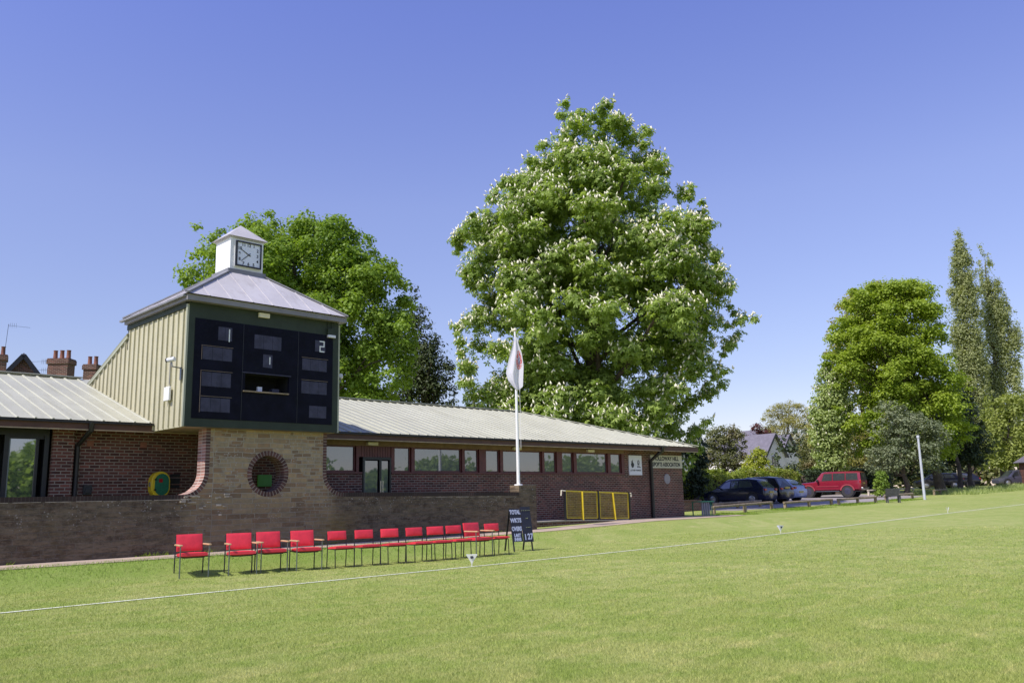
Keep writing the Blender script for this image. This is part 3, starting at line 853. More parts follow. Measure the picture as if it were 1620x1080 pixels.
# ------------------------------------------------------------------ stone wall with tower base
S0, S1 = 19.45, 19.86
TOPL = 1.645
sw = thing('stone_wall', 'dark weathered stone wall rising into a buff stone pier with a round opening', 'wall', (10.7, 19.65, .3))
SO = (10.7, 19.65, .3)
cl = [(8.55 + .52 * math.cos(a), 2.165 + .52 * math.sin(a)) for a in np.linspace(0, -PI / 2, 12)]      # from the pier down to the coping
crt = [(12.90 + .52 * math.cos(a), 2.165 + .52 * math.sin(a)) for a in np.linspace(PI, 1.5 * PI, 12)]
left_path = [(9.07, 3.20)] + cl + [(-6.0, TOPL + .01)]
right_path = [(12.38, 3.20)] + crt + [(19.55, 1.575)]
poly = [(-6.0, -.2), (20.34, -.2), (20.34, 1.79), (19.55, 1.79), (19.55, 1.575)] + crt[::-1] + [(12.38, 3.20), (9.07, 3.20)] + cl + [(-6.0, TOPL + .01)]
RC = (10.71, 2.135); RR = .555
hole = [(RC[0] + RR * math.cos(a), RC[1] + RR * math.sin(a)) for a in np.linspace(0, 2 * PI, 49)[:-1]]
b = MB(); b.prism(poly, 'y', S0, S1, holes=[hole]); b.build('masonry', M['stone'], sw, SO)


def edging(path, name, closed=False, t=.105, flip=1):
    b = MB(); s = 0.0
    P = [Vector((p[0], p[1])) for p in path]
    nn = []
    for i in range(len(P)):
        a = P[(i - 1) % len(P)] if (closed or i > 0) else P[i]; c = P[(i + 1) % len(P)] if (closed or i < len(P) - 1) else P[i]
        d = (c - a).normalized(); nn.append(Vector((-d.y, d.x)) * flip)
    n = len(P)
    for i in range(n if closed else n - 1):
        j = (i + 1) % n; L = (P[j] - P[i]).length
        o0, o1 = P[i] - nn[i] * .004, P[j] - nn[j] * .004; q0, q1 = P[i] + nn[i] * t, P[j] + nn[j] * t
        ya, yb = S0 - .004, S1 + .004
        k = max(1, int(L / .3))
        for m in range(k):
            a0, a1 = m / k, (m + 1) / k
            A, B_, Cq, D = o0.lerp(o1, a0), o0.lerp(o1, a1), q0.lerp(q1, a1), q0.lerp(q1, a0)
            sa, sb = s + L * a0, s + L * a1
            b.face([(A.x, ya, A.y), (B_.x, ya, B_.y), (Cq.x, ya, Cq.y), (D.x, ya, D.y)], 0, [(.02, sa), (.02, sb), (.13, sb), (.13, sa)])
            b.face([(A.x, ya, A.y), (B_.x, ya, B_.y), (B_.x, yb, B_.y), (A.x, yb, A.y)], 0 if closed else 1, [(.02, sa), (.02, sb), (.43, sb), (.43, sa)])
            b.face([(A.x, yb, A.y), (B_.x, yb, B_.y), (Cq.x, yb, Cq.y), (D.x, yb, D.y)], 0, [(.02, sa), (.02, sb), (.13, sb), (.13, sa)])
        s += L
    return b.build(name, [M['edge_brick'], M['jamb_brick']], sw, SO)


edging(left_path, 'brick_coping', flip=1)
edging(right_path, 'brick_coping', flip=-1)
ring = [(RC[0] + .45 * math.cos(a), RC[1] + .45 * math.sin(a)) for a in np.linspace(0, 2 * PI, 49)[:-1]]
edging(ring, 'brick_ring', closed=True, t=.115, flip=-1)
b = MB(); x = -6.0
rs = np.random.RandomState(15)
while x < 8.4:
    l = rs.uniform(.2, .9); b.box(x, x + l, S0 - .006, S0 - .0005, 1.532, 1.532 + rs.uniform(.007, .013)); x += l + rs.uniform(.0, .12)
x = 15.6
while x < 19.3:
    l = rs.uniform(.2, .8); z = 1.475 - (x - 15.6) * .012; b.box(x, x + l, S0 - .006, S0 - .0005, z, z + rs.uniform(.006, .012)); x += l + rs.uniform(.02, .2)
b.build('mortar_line', M['mortar_and_sunlit_stone'], sw, SO)
b = MB(); b.box(19.545, 20.345, S0 - .005, S1 + .005, 1.60, 1.795); b.build('end_pillar', M['stone'], sw, SO)
rs = np.random.RandomState(5); b = MB()
for _ in range(20):
    x = rs.uniform(8.5, 9.6); z = 1.66 - abs(rs.normal()) * .2 - (x - 8.5) * .03; l = rs.uniform(.05, .2)
    b.box(x, x + l, S0 - rs.uniform(.015, .045), S0 - .001, z, z + rs.uniform(.015, .045))
b.build('projecting_stones', M['mortar_and_sunlit_stone'], sw, SO)  # pale colour paints the sun catching these stones
b = MB(); b.box(11.55, 11.97, W - .05, W - .003, 1.86, 2.18)
tag(b.build('green_notice', M['lime_sign'], None, (11.76, W, 1.86), bevel=.01), 'small bright green panel on brick seen through the round opening', 'notice')

# ------------------------------------------------------------------ scoreboard tower
tw = thing('scoreboard_tower', 'square scoreboard tower with cream ribbed side, black scoring face and clock turret', 'tower', (10.5, 21.1, 3.2))
TO = (10.5, 21.1, 3.2)
T = 19.25; TX0, TX1 = 8.43, 12.57; TB = 22.95; TZ0, TZ1 = 3.205, 6.15
b = MB()
b.box(TX0, 8.585, T, T + .06, TZ0, TZ1); b.box(12.395, TX1, T, T + .06, TZ0, TZ1); b.box(8.585, 12.395, T, T + .06, TZ0, 3.40); b.box(8.585, 12.395, T, T + .06, 5.785, TZ1)
b.build('front_surround', M['green'], tw, TO)
b = MB(); yb = T - .012
hx0, hx1, hz0, hz1 = 9.90, 11.10, 4.14, 4.56
for q in ((8.587, hx0, 3.402, 5.783), (hx1, 12.393, 3.402, 5.783), (hx0, hx1, 3.402, hz0), (hx0, hx1, hz1, 5.783)):
    b.box(q[0], q[1], yb, T + .05, q[2], q[3])
sb = b.build('scoreboard', M['navy_board'], tw, TO)
for x in (9.82, 11.35):
    b = MB(); b.box(x - .006, x + .006, yb - .004, yb - .0005, 3.41, 5.78); b.build('panel_joint', M['black'], sb, TO)
b = MB(); b.box(hx0, hx1, T + .62, T + .64, hz0, hz1); b.box(hx0 - .03, hx0, T + .05, T + .64, hz0, hz1); b.box(hx1, hx1 + .03, T + .05, T + .64, hz0, hz1); b.box(hx0, hx1, T + .05, T + .64, hz1, hz1 + .03); b.box(hx0, hx1, T + .05, T + .64, hz0 - .03, hz0)
b.build('hatch_recess', M['darkroom'], sb, TO)
b = MB(); b.box(hx0 - .06, hx1 - .02, yb - .06, yb - .001, hz0 - .035, hz0 - .005); b.build('hatch_ledge', M['timber'], sb, TO)
b = MB(); b.box(hx0 - .09, hx1 + .05, yb - .02, yb - .001, hz1 + .01, hz1 + .035); b.build('hatch_track', M['slot'], sb, TO)
b = MB(); b.box(10.30, 10.42, T + .1, T + .16, hz0 + .001, hz0 + .13); b.build('paper', M['sign_white'], sb, TO)
b = MB(); b.box(10.75, 10.95, T + .2, T + .35, hz0 + .001, hz0 + .12); b.build('laptop', M['slot'], sb, TO)


def slot(x0, x1, z0, z1, cols):
    b = MB(); y0 = yb - .004
    n = cols
    w = (x1 - x0) / n
    for k in range(n): b.box(x0 + k * w + .003, x0 + (k + 1) * w - .003, y0, yb - .0006, z0, z1)
    o = b.build('number_slot', M['slot'], sb, TO)
    return o


for q in ((9.16, 9.52, 5.31, 5.64, 2), (10.11, 10.86, 5.21, 5.56, 3), (8.79, 9.54, 4.81, 5.12, 3), (8.79, 9.53, 4.17, 4.51, 3), (8.79, 9.53, 3.57, 3.90, 3), (10.36, 10.62, 4.75, 5.08, 1),
          (11.84, 12.16, 5.31, 5.61, 1), (11.47, 12.21, 4.79, 5.09, 3), (11.46, 12.22, 4.18, 4.50, 3), (11.70, 12.22, 3.56, 3.87, 2)):
    slot(*q)
# slim rails left over from missing shutters
for q in ((8.765, 8.775, 3.55, 4.53), (8.765, 8.775, 4.80, 5.13), (8.76, 9.56, 3.925, 3.94), (8.76, 9.56, 4.535, 4.55), (8.76, 9.56, 5.135, 5.15), (11.45, 12.24, 4.525, 4.54), (11.45, 12.24, 5.11, 5.125)):
    b = MB(); b.box(q[0], q[1], yb - .014, yb - .001, q[2], q[3]); b.build('shutter_rail', M['rail_brown'], sb, TO)
for s, x, z, h in (('1', 9.445, 5.445, .31), ('1', 10.545, 4.93, .19), ('2', 12.05, 5.455, .30)):
    b = MB(); yy = yb - .007
    if s == '1':
        b.box(x - .014, x + .014, yy - .004, yy, z - h / 2, z + h / 2)
    else:
        w = .075
        for q in ((x - w, x + w, z + h / 2 - .03, z + h / 2), (x - w, x + w, z - .015, z + .015), (x - w, x + w, z - h / 2, z - h / 2 + .03), (x + w - .03, x + w, z + .015, z + h / 2 - .03), (x - w, x - w + .03, z - h / 2 + .03, z - .015)):
            b.box(q[0], q[1], yy - .004, yy, q[2], q[3])
    b.build('digit', M['digit'], sb, TO)


def side_poly(x0, x1):
    return None


# cream ribbed left side, with the lean-to running back
for X, sgn, nm in ((TX0, -1, 'left_cladding'), (TX1, 1, 'right_cladding')):
    b = MB(); t = .042
    pol = [(T + .062, TZ0), (27.2, TZ0), (27.2, 4.30), (22.95, 5.86), (22.95, 6.02), (T + .062, 6.02)]
    b.prism(pol, 'x', X, X - sgn * .08)
    y = T + .24
    while y < 26.6:
        zt = 6.0 if y < 22.9 else 5.86 - (y - 22.95) * .367 - .08
        b.box(min(X, X + sgn * t), max(X, X + sgn * t), y - .017, y + .017, TZ0 + .02, zt)
        y += .298
    b.build(nm, M['cream'], tw, TO)
for X, s in ((TX0, -1), (TX1, 1)):
    x0, x1 = sorted((X + s * .001, X + s * .045))
    b = MB(); b.box(x0, x1, T + .0, T + .075, TZ0, 6.10); b.build('corner_trim', M['cream_trim'], tw, TO)
    b = MB(); b.bar((X + s * .03, 22.93, 5.86), (X + s * .03, 27.2, 4.30), .05, .12); b.build('verge_trim', M['cream_trim'], tw, TO)
b = MB()
for X, s in ((TX0, -1), (TX1, 1)):
    x0, x1 = sorted((X, X + s * .05)); b.box(x0, x1, T + .08, 22.95, 6.022, 6.15)
b.box(TX0, TX1, 22.95, 23.0, 5.5, 6.15)
b.build('eaves_board', M['green'], tw, TO)
b = MB(); b.face([(TX0 - .06, 22.9, 5.89), (TX1 + .06, 22.9, 5.89), (TX1 + .06, 27.3, 4.28), (TX0 - .06, 27.3, 4.28)]); b.face([(TX0 - .06, 22.9, 5.93), (TX1 + .06, 22.9, 5.93), (TX1 + .06, 27.3, 4.32), (TX0 - .06, 27.3, 4.32)])
b.build('lean_to_roof', M['roof'], tw, TO)
b = MB(); b.box(TX0 + .001, TX1 - .001, T + .062, 22.9, TZ0 + .004, TZ0 + .03); b.build('soffit', M['tsoffit'], tw, TO)
# roof
RX0, RX1, RY0, RY1 = 8.26, 12.72, 19.02, 22.95; RZ0, RZ1 = 6.31, 7.40
QX0, QX1, QY0, QY1 = 9.95, 10.99, 20.45, 21.37
b = MB()
co = [(RX0, RY0, RZ0), (RX1, RY0, RZ0), (RX1, RY1, RZ0), (RX0, RY1, RZ0)]; ci = [(QX0, QY0, RZ1), (QX1, QY0, RZ1), (QX1, QY1, RZ1), (QX0, QY1, RZ1)]
for i in range(4):
    j = (i + 1) % 4; b.face([co[i], co[j], ci[j], ci[i]])
b.face([(q[0], q[1], q[2] - .025) for q in co])
for i in range(4):
    j = (i + 1) % 4; A, B_, Cq, D = [Vector(q) for q in (co[i], co[j], ci[j], ci[i])]
    sdir = (B_ - A).normalized()
    L = (B_ - A).length; k = int(L / .5)
    up_ = (((Cq + D) - (A + B_)) * .5); upn = (up_ - sdir * up_.dot(sdir))
    da = (D - A).dot(sdir); dc = (B_ - Cq).dot(sdir)
    for m in range(1, k):
        u = L * m / k
        f = min(1.0, u / da, (L - u) / dc)
        rib(b, A + sdir * u, A + sdir * u + upn * (f * .97), .016, .012, .012, sdir)
tr = b.build('roof', M['tower_roof'], tw, TO)
for i in range(4):
    b = MB(); b.bar(Vector(co[i]) + Vector((0, 0, .022)), Vector(ci[i]) + Vector((0, 0, .022)), .10, .035); b.build('hip_flashing', M['lead'], tr, TO)
b = MB(); e = .03
for q in ((RX0 + e, RX1 - e, RY0 + e, RY0 + e + .03), (RX0 + e, RX1 - e, RY1 - e - .03, RY1 - e), (RX0 + e, RX0 + e + .03, RY0 + e + .03, RY1 - e - .03), (RX1 - e - .03, RX1 - e, RY0 + e + .03, RY1 - e - .03)):
    b.box(q[0], q[1], q[2], q[3], 6.155, RZ0 - .03)
b.build('fascia', M['fascia_grey'], tr, TO)
b = MB(); b.box(RX0 + .065, RX1 - .065, RY0 + .065, RY1 - .065, 6.158, 6.175); b.build('eaves_soffit', M['fascia_grey'], tr, TO)
b = MB(); b.box(RX0 - .05, RX0 + .028, RY0 + .1, RY1 + .12, RZ0 - .075, RZ0 - .027); b.build('gutter', M['lead'], tr, TO)
# clock turret
b = MB(); b.box(10.0, 10.94, 20.5, 21.32, 7.3, 8.40)
ct = b.build('clock_turret', M['white'], tw, TO)
b = MB(); b.box(9.93, 11.01, 20.43, 21.39, 7.36, 7.50); b.build('base_flashing', M['lead'], ct, TO)
b = MB(); cx, cy = 10.47, 20.91; e0, e1 = .565, .57
lo = [(cx - e0, cy - .50, 8.40), (cx + e0, cy - .50, 8.40), (cx + e0, cy + .50, 8.40), (cx - e0, cy + .50, 8.40)]
for i in range(4): b.face([lo[i], lo[(i + 1) % 4], (cx, cy, 8.88)])
b.face(lo); b.box(cx - .5, cx + .5, cy - .44, cy + .44, 8.36, 8.398)
b.build('turret_cap', M['tower_roof'], ct, TO)
b = MB(); b.box(10.11, 10.87, 20.46, 20.498, 7.585, 8.30)
for x0, x1 in ((10.0, 10.07), (10.88, 10.94)): b.box(x0, x1, 20.488, 20.499, 7.44, 8.36, 0)
b.build('clock_panel', M['white'], ct, TO)
b = MB()
fx0, fx1, fz0, fz1 = 10.13, 10.86, 7.60, 8.29
for q in ((fx0, fx1, fz0, fz0 + .035), (fx0, fx1, fz1 - .035, fz1), (fx0, fx0 + .04, fz0 + .035, fz1 - .035), (fx1 - .03, fx1, fz0 + .035, fz1 - .035)): b.box(q[0], q[1], 20.415, 20.4585, q[2], q[3])
b.build('clock_frame', M['black'], ct, TO)
b = MB(); b.box(fx0 + .04, fx1 - .03, 20.447, 20.4575, fz0 + .035, fz1 - .035, 0)
dc = (10.50, 7.945)
for k in range(1, 13):
    a = PI / 2 - k * PI / 6; s = max(abs(math.cos(a)), abs(math.sin(a))); r = .255 / s if k % 3 else .255
    r = min(r, .30)
    b.add(text_mb(str(k), .115, 1, bold=.003), wall_mtx(dc[0] + r * math.cos(a), 20.4445, dc[1] + r * math.sin(a)))
b.build('clock_face', [M['dial'], M['ink']], ct, TO)
b = MB()
for ang, L, w in ((PI / 2 - (9.63 / 12) * 2 * PI, .0, .03), (math.radians(151), .25, .028), (math.radians(223), .29, .022)):
    if L: b.bar((dc[0] - .05 * math.cos(ang), 20.438, dc[1] - .05 * math.sin(ang)), (dc[0] + L * math.cos(ang), 20.438, dc[1] + L * math.sin(ang)), .006, w, up=(0, -1, 0)) if False else b.prism(
        [(dc[0] - .06 * math.cos(ang) - w / 2 * math.sin(ang), dc[1] - .06 * math.sin(ang) + w / 2 * math.cos(ang)), (dc[0] - .06 * math.cos(ang) + w / 2 * math.sin(ang), dc[1] - .06 * math.sin(ang) - w / 2 * math.cos(ang)),
         (dc[0] + L * math.cos(ang) + w / 3 * math.sin(ang), dc[1] + L * math.sin(ang) - w / 3 * math.cos(ang)), (dc[0] + L * math.cos(ang) - w / 3 * math.sin(ang), dc[1] + L * math.sin(ang) + w / 3 * math.cos(ang))], 'y', 20.434 + (.003 if L < .27 else 0), 20.4365 + (.003 if L < .27 else 0))
b.build('clock_hands', M['ink'], ct, TO)

# things fixed on the tower and the pavilion
b = MB(); b.box(10.19, 10.49, T - .07, T - .002, 6.005, 6.125)
tag(b.build('tower_light', M['lamp_cream'], None, (10.34, T, 6.0), bevel=.012), 'cream bulkhead lamp centred above the black scoreboard', 'light')
r_ = thing('junction_box', 'small grey box with pale base at the top right corner of the scoreboard', 'electric box', (12.3, T, 5.7))
b = MB(); b.box(12.19, 12.41, T - .08, T - .014, 5.80, 5.96)
for x in (12.22, 12.34): b.tube([(x, T - .03, 5.97), (x, T - .03, 6.14)], .012, 6)
b.build('casing', M['green'], r_, (12.3, T, 5.7)); b = MB(); b.box(12.20, 12.43, T - .09, T - .014, 5.72, 5.79); b.build('base_cover', M['sign_white'], r_, (12.3, T, 5.7), bevel=.008)


def cctv(X, y, z, s, label):
    root = thing('security_camera', label, 'camera', (X, y, z), 0, 'security cameras on the tower')
    o = (X, y, z)
    b = MB(); b.box(*sorted((X, X + s * .02)), y - .04, y + .04, z - .32, z - .02); b.tube([(X + s * .02, y, z - .04), (X + s * .22, y, z - .02), (X + s * .22, y + .04, z + .10)], .016, 6)
    b.build('bracket', M['frame_grey'], root, o)
    b = MB(); b.tube([(X + s * .29, y + .10, z + .13), (X + s * .19, y - .05, z + .155)], [.055, .055], 12); b.build('camera_body', M['sign_white'], root, o, smooth=50)
    b = MB(); b.tube([(X + s * .30, y + .12, z + .13), (X + s * .31, y + .135, z + .128)], [.05, .05], 12); b.build('lens', M['black'], root, o)


cctv(TX0 - .035, 19.46, 4.62, -1, 'pale security camera on an arm over the cream tower side')
cctv(TX1 + .035, 19.5, 4.62, 1, 'small security camera beyond the tower right edge')
r_ = thing('alarm_box', 'white alarm box mounted on the cream ribbed cladding', 'alarm', (TX0, 20.08, 3.85))
b = MB(); b.box(TX0 - .11, TX0 - .044, 19.94, 20.23, 3.86, 4.20); b.build('cover', M['white'], r_, (TX0, 20.08, 3.85), bevel=.02)
b = MB(); b.tube([(TX0 - .04, 20.08, 4.26), (TX0 - .04, 20.08, 4.95)], .012, 6); b.build('cable', M['lead'], r_, (TX0, 20.08, 3.85))
for x, lb in ((15.30, 'cream bulkhead lamp under the eaves above the boarded entrance door'), (21.55, 'cream bulkhead lamp under the eaves just right of the flagpole'), (25.6, 'cream bulkhead lamp under the eaves towards the white lottery sign')):
    b = MB(); b.box(x - .19, x + .19, W - .13, W - .015, 3.07, 3.17)
    tag(b.build('eaves_lamp', M['lamp_cream'], None, (x, W - .1, 3.07), bevel=.012), lb, 'light', 'bulkhead lamps under the pavilion eaves')

# defibrillator cabinet
r_ = thing('defibrillator_cabinet', 'rounded yellow defibrillator cabinet with green front above the dark wall', 'cabinet', (8.83, W, 1.6))
o = (8.83, W, 1.6)


def stadium(cx, cz, w, h, n=10):
    r = w / 2; p = []
    for a in np.linspace(0, PI, n): p.append((cx + r * math.cos(a), cz + h / 2 - r + r * math.sin(a)))
    for a in np.linspace(PI, 2 * PI, n): p.append((cx + r * math.cos(a), cz - h / 2 + r + r * math.sin(a)))
    return p


b = MB(); b.prism(stadium(8.83, 1.93, .46, .64), 'y', W - .24, W - .004); b.build('case', M['aed_yellow'], r_, o, smooth=35, bevel=.02)
b = MB(); b.prism(stadium(8.85, 1.93, .35, .53), 'y', W - .252, W - .2405); b.build('door', M['aed_green'], r_, o)
b = MB(); b.box(8.77, 8.86, W - .256, W - .2523, 1.98, 2.07); b.build('heart_symbol', M['tail'], r_, o)
for z in (1.80, 2.05):
    b = MB(); b.box(8.66, 8.71, W - .262, W - .2525, z - .02, z + .02); b.build('hinge', M['black'], r_, o)
b = MB(); b.box(8.59, 8.597, W - .16, W - .08, 1.88, 1.99); b.build('keypad', M['rim'], r_, o)

# signs
r_ = thing('lottery_sign', 'white board with crossed fingers hand emblem beside the windows', 'sign', (28.47, W, 2.2)); o = (28.47, W, 2.2)
b = MB(); b.box(28.05, 28.90, W - .05, W - .004, 2.20, 3.00); b.build('board', M['sign_white'], r_, o)
yy = W - .054
b = MB()
hand = [(28.23, 2.50), (28.31, 2.50), (28.36, 2.56), (28.37, 2.64), (28.33, 2.70), (28.295, 2.69), (28.30, 2.80), (28.27, 2.815), (28.25, 2.70), (28.22, 2.78), (28.19, 2.77), (28.205, 2.68), (28.17, 2.66), (28.18, 2.58)]
b.prism(hand, 'y', yy, yy + .0035); b.tube([(28.275, yy - .001, 2.80), (28.255, yy - .001, 2.70)], .012, 5)
b.build('hand_emblem', M['ink'], r_, o)
b = MB()
arch = [(28.60, 2.65), (28.60, 2.75), (28.63, 2.80), (28.67, 2.81), (28.71, 2.80), (28.74, 2.75), (28.74, 2.65), (28.70, 2.62), (28.64, 2.62)]
ins = [(28.63, 2.67), (28.63, 2.745), (28.65, 2.775), (28.69, 2.775), (28.71, 2.745), (28.71, 2.67)]
b.prism(arch, 'y', yy, yy + .0035, holes=[ins]); b.prism([(28.65, 2.69), (28.69, 2.69), (28.67, 2.75)], 'y', yy, yy + .0035)
b.build('arch_emblem', M['ink'], r_, o)
for s, x, z, h in (('SPORT', 28.67, 2.575, .05), ('ENGLAND', 28.69, 2.52, .05), ('LOTTERY FUNDED', 28.47, 2.39, .085)): b = MB(); b.add(text_mb(s, h, 0, bold=.002), wall_mtx(x, yy + .002, z)); b.build('lettering', M['ink'], r_, o)
r_ = thing('club_sign', 'long cream name board with black capitals at the pavilion corner', 'sign', (30.7, W, 2.5)); o = (30.7, W, 2.5)
b = MB(); b.box(29.54, 31.84, W - .045, W - .004, 2.50, 3.04); b.build('board', M['sign_cream'], r_, o)
b = MB(); b.add(text_mb('HOLLOWAY HILL', .24, 0, xs=.98, bold=.009), wall_mtx(30.66, W - .047, 2.895)); b.build('lettering', M['ink'], r_, o)
b = MB(); b.add(text_mb('SPORTS ASSOCIATION', .235, 0, xs=.84, bold=.009), wall_mtx(30.68, W - .047, 2.645))
b.build('lettering', M['ink'], r_, o)
b = MB(); b.disc((30.70, W - .03, 2.04), (0, 1, 0), .21, .22, 0, .026, 24)
tag(b.build('wall_plaque', M['disc'], None, (30.70, W, 1.82)), 'round grey plaque on the brickwork below the club name board', 'plaque')

# ------------------------------------------------------------------ ramp and yellow mesh barrier
r_ = thing('access_ramp', 'low brick edged concrete ramp along the pavilion front', 'ramp', (24.6, 20.9, .4)); o = (24.6, 20.9, .4)
b = MB(); b.prism([(20.9, .1), (27.4, .1), (27.4, .42), (26.7, .43), (22.8, .545), (20.9, .545)], 'y', 20.45, W - .004); b.build('brick_edge', M['brick'], r_, o)
b = MB(); b.prism([(20.88, .548), (22.8, .548), (26.7, .433), (27.42, .423), (27.42, .455), (26.7, .465), (22.8, .58), (20.88, .58)], 'y', 20.42, W - .005); b.build('slab', M['concrete'], r_, o)
for i, (x0, x1) in enumerate(((23.03, 24.74), (24.90, 26.60))):
    def zz_(x): return .60 - (x - 22.9) * .035
    r_ = thing('mesh_barrier', ('left' if i == 0 else 'right') + ' yellow steel mesh panel on the pavilion ramp', 'barrier', (x0, 20.55, zz_(x0)), 0, 'yellow mesh barriers'); o = (x0, 20.55, zz_(x0))
    h = 1.0; xm = (x0 + x1) / 2 - .02
    b = MB()
    b.bar((x0, 20.55, zz_(x0) + .06), (x1, 20.55, zz_(x1) + .06), .03, .035); b.bar((x0, 20.55, zz_(x0) + h), (x1, 20.55, zz_(x1) + h), .04, .05)
    for x in (x0, x1): b.bar((x, 20.55, zz_(x) + .06), (x, 20.55, zz_(x) + h), .03, .03)
    b.bar((xm, 20.51, zz_(xm) - .02), (xm + (.0 if i == 0 else -.1), 20.51, zz_(xm) + h), .095, .03)
    b.build('frame', M['yellow'], r_, o)
    b = MB(); k = 26
    for m in range(1, k):
        x = x0 + (x1 - x0) * m / k; b.bar((x, 20.55, zz_(x) + .06), (x, 20.55, zz_(x) + h), .009, .009)
    for m in range(1, 16):
        t = .06 + (h - .06) * m / 16; b.bar((x0, 20.555, zz_(x0) + t), (x1, 20.555, zz_(x1) + t), .009, .009)
    b.build('mesh_infill', M['yellow_mesh'], r_, o)
    xs_ = (x0 - .07, x1 + .07) if i == 0 else (x1 + .08,)
    for x in xs_:
        b = MB(); b.bar((x, 20.55, zz_(x) - .05), (x, 20.55, zz_(x) + h + .05), .07, .07); b.build('post', M['black'], r_, o)
    b = MB()
    if i == 0: b.tube([(x0 - .07, 20.52, zz_(x0) + h), (x0 - .28, 20.52, zz_(x0) + h + .02), (x0 - .30, 20.52, zz_(x0) + h - .16)], .025, 8)
    else: b.tube([(x1 + .10, 20.52, zz_(x1) + h), (x1 + .16, 20.52, zz_(x1) + h), (x1 + .16, 20.52, zz_(x1) + h - .14)], .03, 8)
    b.build('handrail_end', M['lamp_cream'], r_, o)

# ------------------------------------------------------------------ flagpole and flag
fp = thing('flagpole', 'tall white flagpole standing on the end of the dark wall', 'flagpole', (19.74, 19.66, 1.79)); o = (19.74, 19.66, 1.79)
b = MB(); b.tube([(19.74, 19.66, 1.80), (19.74, 19.66, 6.86)], [.058, .032], 14); b.build('pole', M['white'], fp, o, smooth=50)
b = MB(); b.tube([(19.74, 19.66, 6.86), (19.74, 19.66, 6.89), (19.74, 19.66, 6.95), (19.74, 19.66, 6.98)], [.02, .06, .06, .02], 12); b.build('finial', M['lamp_cream'], fp, o, smooth=60)
b = MB(); b.tube([(19.74, 19.66, 1.795), (19.74, 19.66, 1.83)], [.14, .13], 14); b.build('base_plate', M['white'], fp, o)
b = MB(); b.tube([(19.80, 19.58, 6.8), (19.815, 19.57, 4.0), (19.81, 19.575, 3.0)], .006, 5); b.build('halyard', M['white'], fp, o)


def flag_mat():
    m, nt, out = new_mat('white_flag_with_red_crest')
    uv = nt.nodes.new('ShaderNodeUVMap').outputs[0]
    sp = nt.nodes.new('ShaderNodeSeparateXYZ'); lk(nt, uv, sp.inputs[0])
    du = math_(nt, 'DIVIDE', math_(nt, 'SUBTRACT', sp.outputs[0], .74), .21); dv = math_(nt, 'DIVIDE', math_(nt, 'SUBTRACT', sp.outputs[1], .54), .19)
    rr = math_(nt, 'SQRT', math_(nt, 'ADD', math_(nt, 'MULTIPLY', du, du), math_(nt, 'MULTIPLY', dv, dv)))
    ringm = math_(nt, 'MULTIPLY', rng(nt, rr, 1.0, .9), rng(nt, rr, .35, .5))
    nz = rng(nt, noise(nt, uv, 26.0, 2.0), .42, .5)
    c = mixc(nt, math_(nt, 'MULTIPLY', ringm, nz), (.80, .79, .83, 1), (.62, .07, .05, 1))
    c = mixc(nt, math_(nt, 'MULTIPLY', rng(nt, rr, .5, .4), rng(nt, noise(nt, uv, 19.0, 2.0), .45, .55)), c, (.12, .10, .28, 1))
    d = nd(nt, 'ShaderNodeBsdfPrincipled', i_Roughness=.8); t = nd(nt, 'ShaderNodeBsdfTranslucent')
    lk(nt, c, d.inputs['Base Color']); lk(nt, c, t.inputs['Color'])
    mx = nd(nt, 'ShaderNodeMixShader', i_0=.4); lk(nt, d.outputs[0], mx.inputs[1]); lk(nt, t.outputs[0], mx.inputs[2]); lk(nt, mx.outputs[0], out.inputs[0])
    return m


b = MB(); NU, NV = 20, 22; grid = []
for j in range(NV + 1):
    v = j / NV; z = 6.72 - 1.72 * v
    row = []
    wl = np.interp(v, [0, .12, .45, .72, .86, 1], [.01, .05, .22, .33, .27, .10]); wr = np.interp(v, [0, .15, .35, .6, .8, 1], [.02, .10, .21, .26, .24, .22])
    for i in range(NU + 1):
        u = i / NU
        lat = -wl + (wl + wr) * u
        dep = -.06 + .07 * math.sin(u * 9 + v * 2.0) * min(1, v * 2.5) - .03 * math.sin(u * 17 + v) * v
        zd = -.10 * math.sin(u * PI) * v - (.22 * (1 - u) if False else 0) + (.20 * (abs(u - .45) * 1.2 - .3) * v if v > .7 else 0) * 0
        row.append((19.74 + lat * R2[0] + dep * F2[0], 19.66 + lat * R2[1] + dep * F2[1], z + zd))
    grid.append(row)
for j in range(NV):
    for i in range(NU):
        b.face([grid[j][i], grid[j][i + 1], grid[j + 1][i + 1], grid[j + 1][i]], 0, [(i / NU, 1 - j / NV), ((i + 1) / NU, 1 - j / NV), ((i + 1) / NU, 1 - (j + 1) / NV), (i / NU, 1 - (j + 1) / NV)])
tag(b.build('flag', flag_mat(), None, (19.74, 19.66, 5.0), smooth=180), 'white flag with red crest hanging limp from the flagpole', 'flag')

# ------------------------------------------------------------------ chairs


def cushion(w, d, h, n=10, puff=.012):
    """soft rectangular pad centred on the origin, top at +h/2"""
    b = MB()
    def pt(u, v, s):
        e = (1 - abs(u) ** 6) * (1 - abs(v) ** 6)
        return (u * w / 2, v * d / 2, s * (h / 2 * (.72 + .28 * min(1, e * 3)) + puff * (1 - u * u) * (1 - v * v)))
    for s in (-1, 1):
        for i in range(n):
            for j in range(n):
                q = [(-1 + 2 * (i + a) / n, -1 + 2 * (j + c) / n) for a, c in ((0, 0), (1, 0), (1, 1), (0, 1))]
                b.face([pt(u, v, s) for u, v in q])
    for i in range(n):
        for (f) in (lambda t: (t, -1), lambda t: (t, 1), lambda t: (-1, t), lambda t: (1, t)):
            a0, a1 = -1 + 2 * i / n, -1 + 2 * (i + 1) / n
            b.face([pt(*f(a0), -1), pt(*f(a1), -1), pt(*f(a1), 1), pt(*f(a0), 1)])
    return b


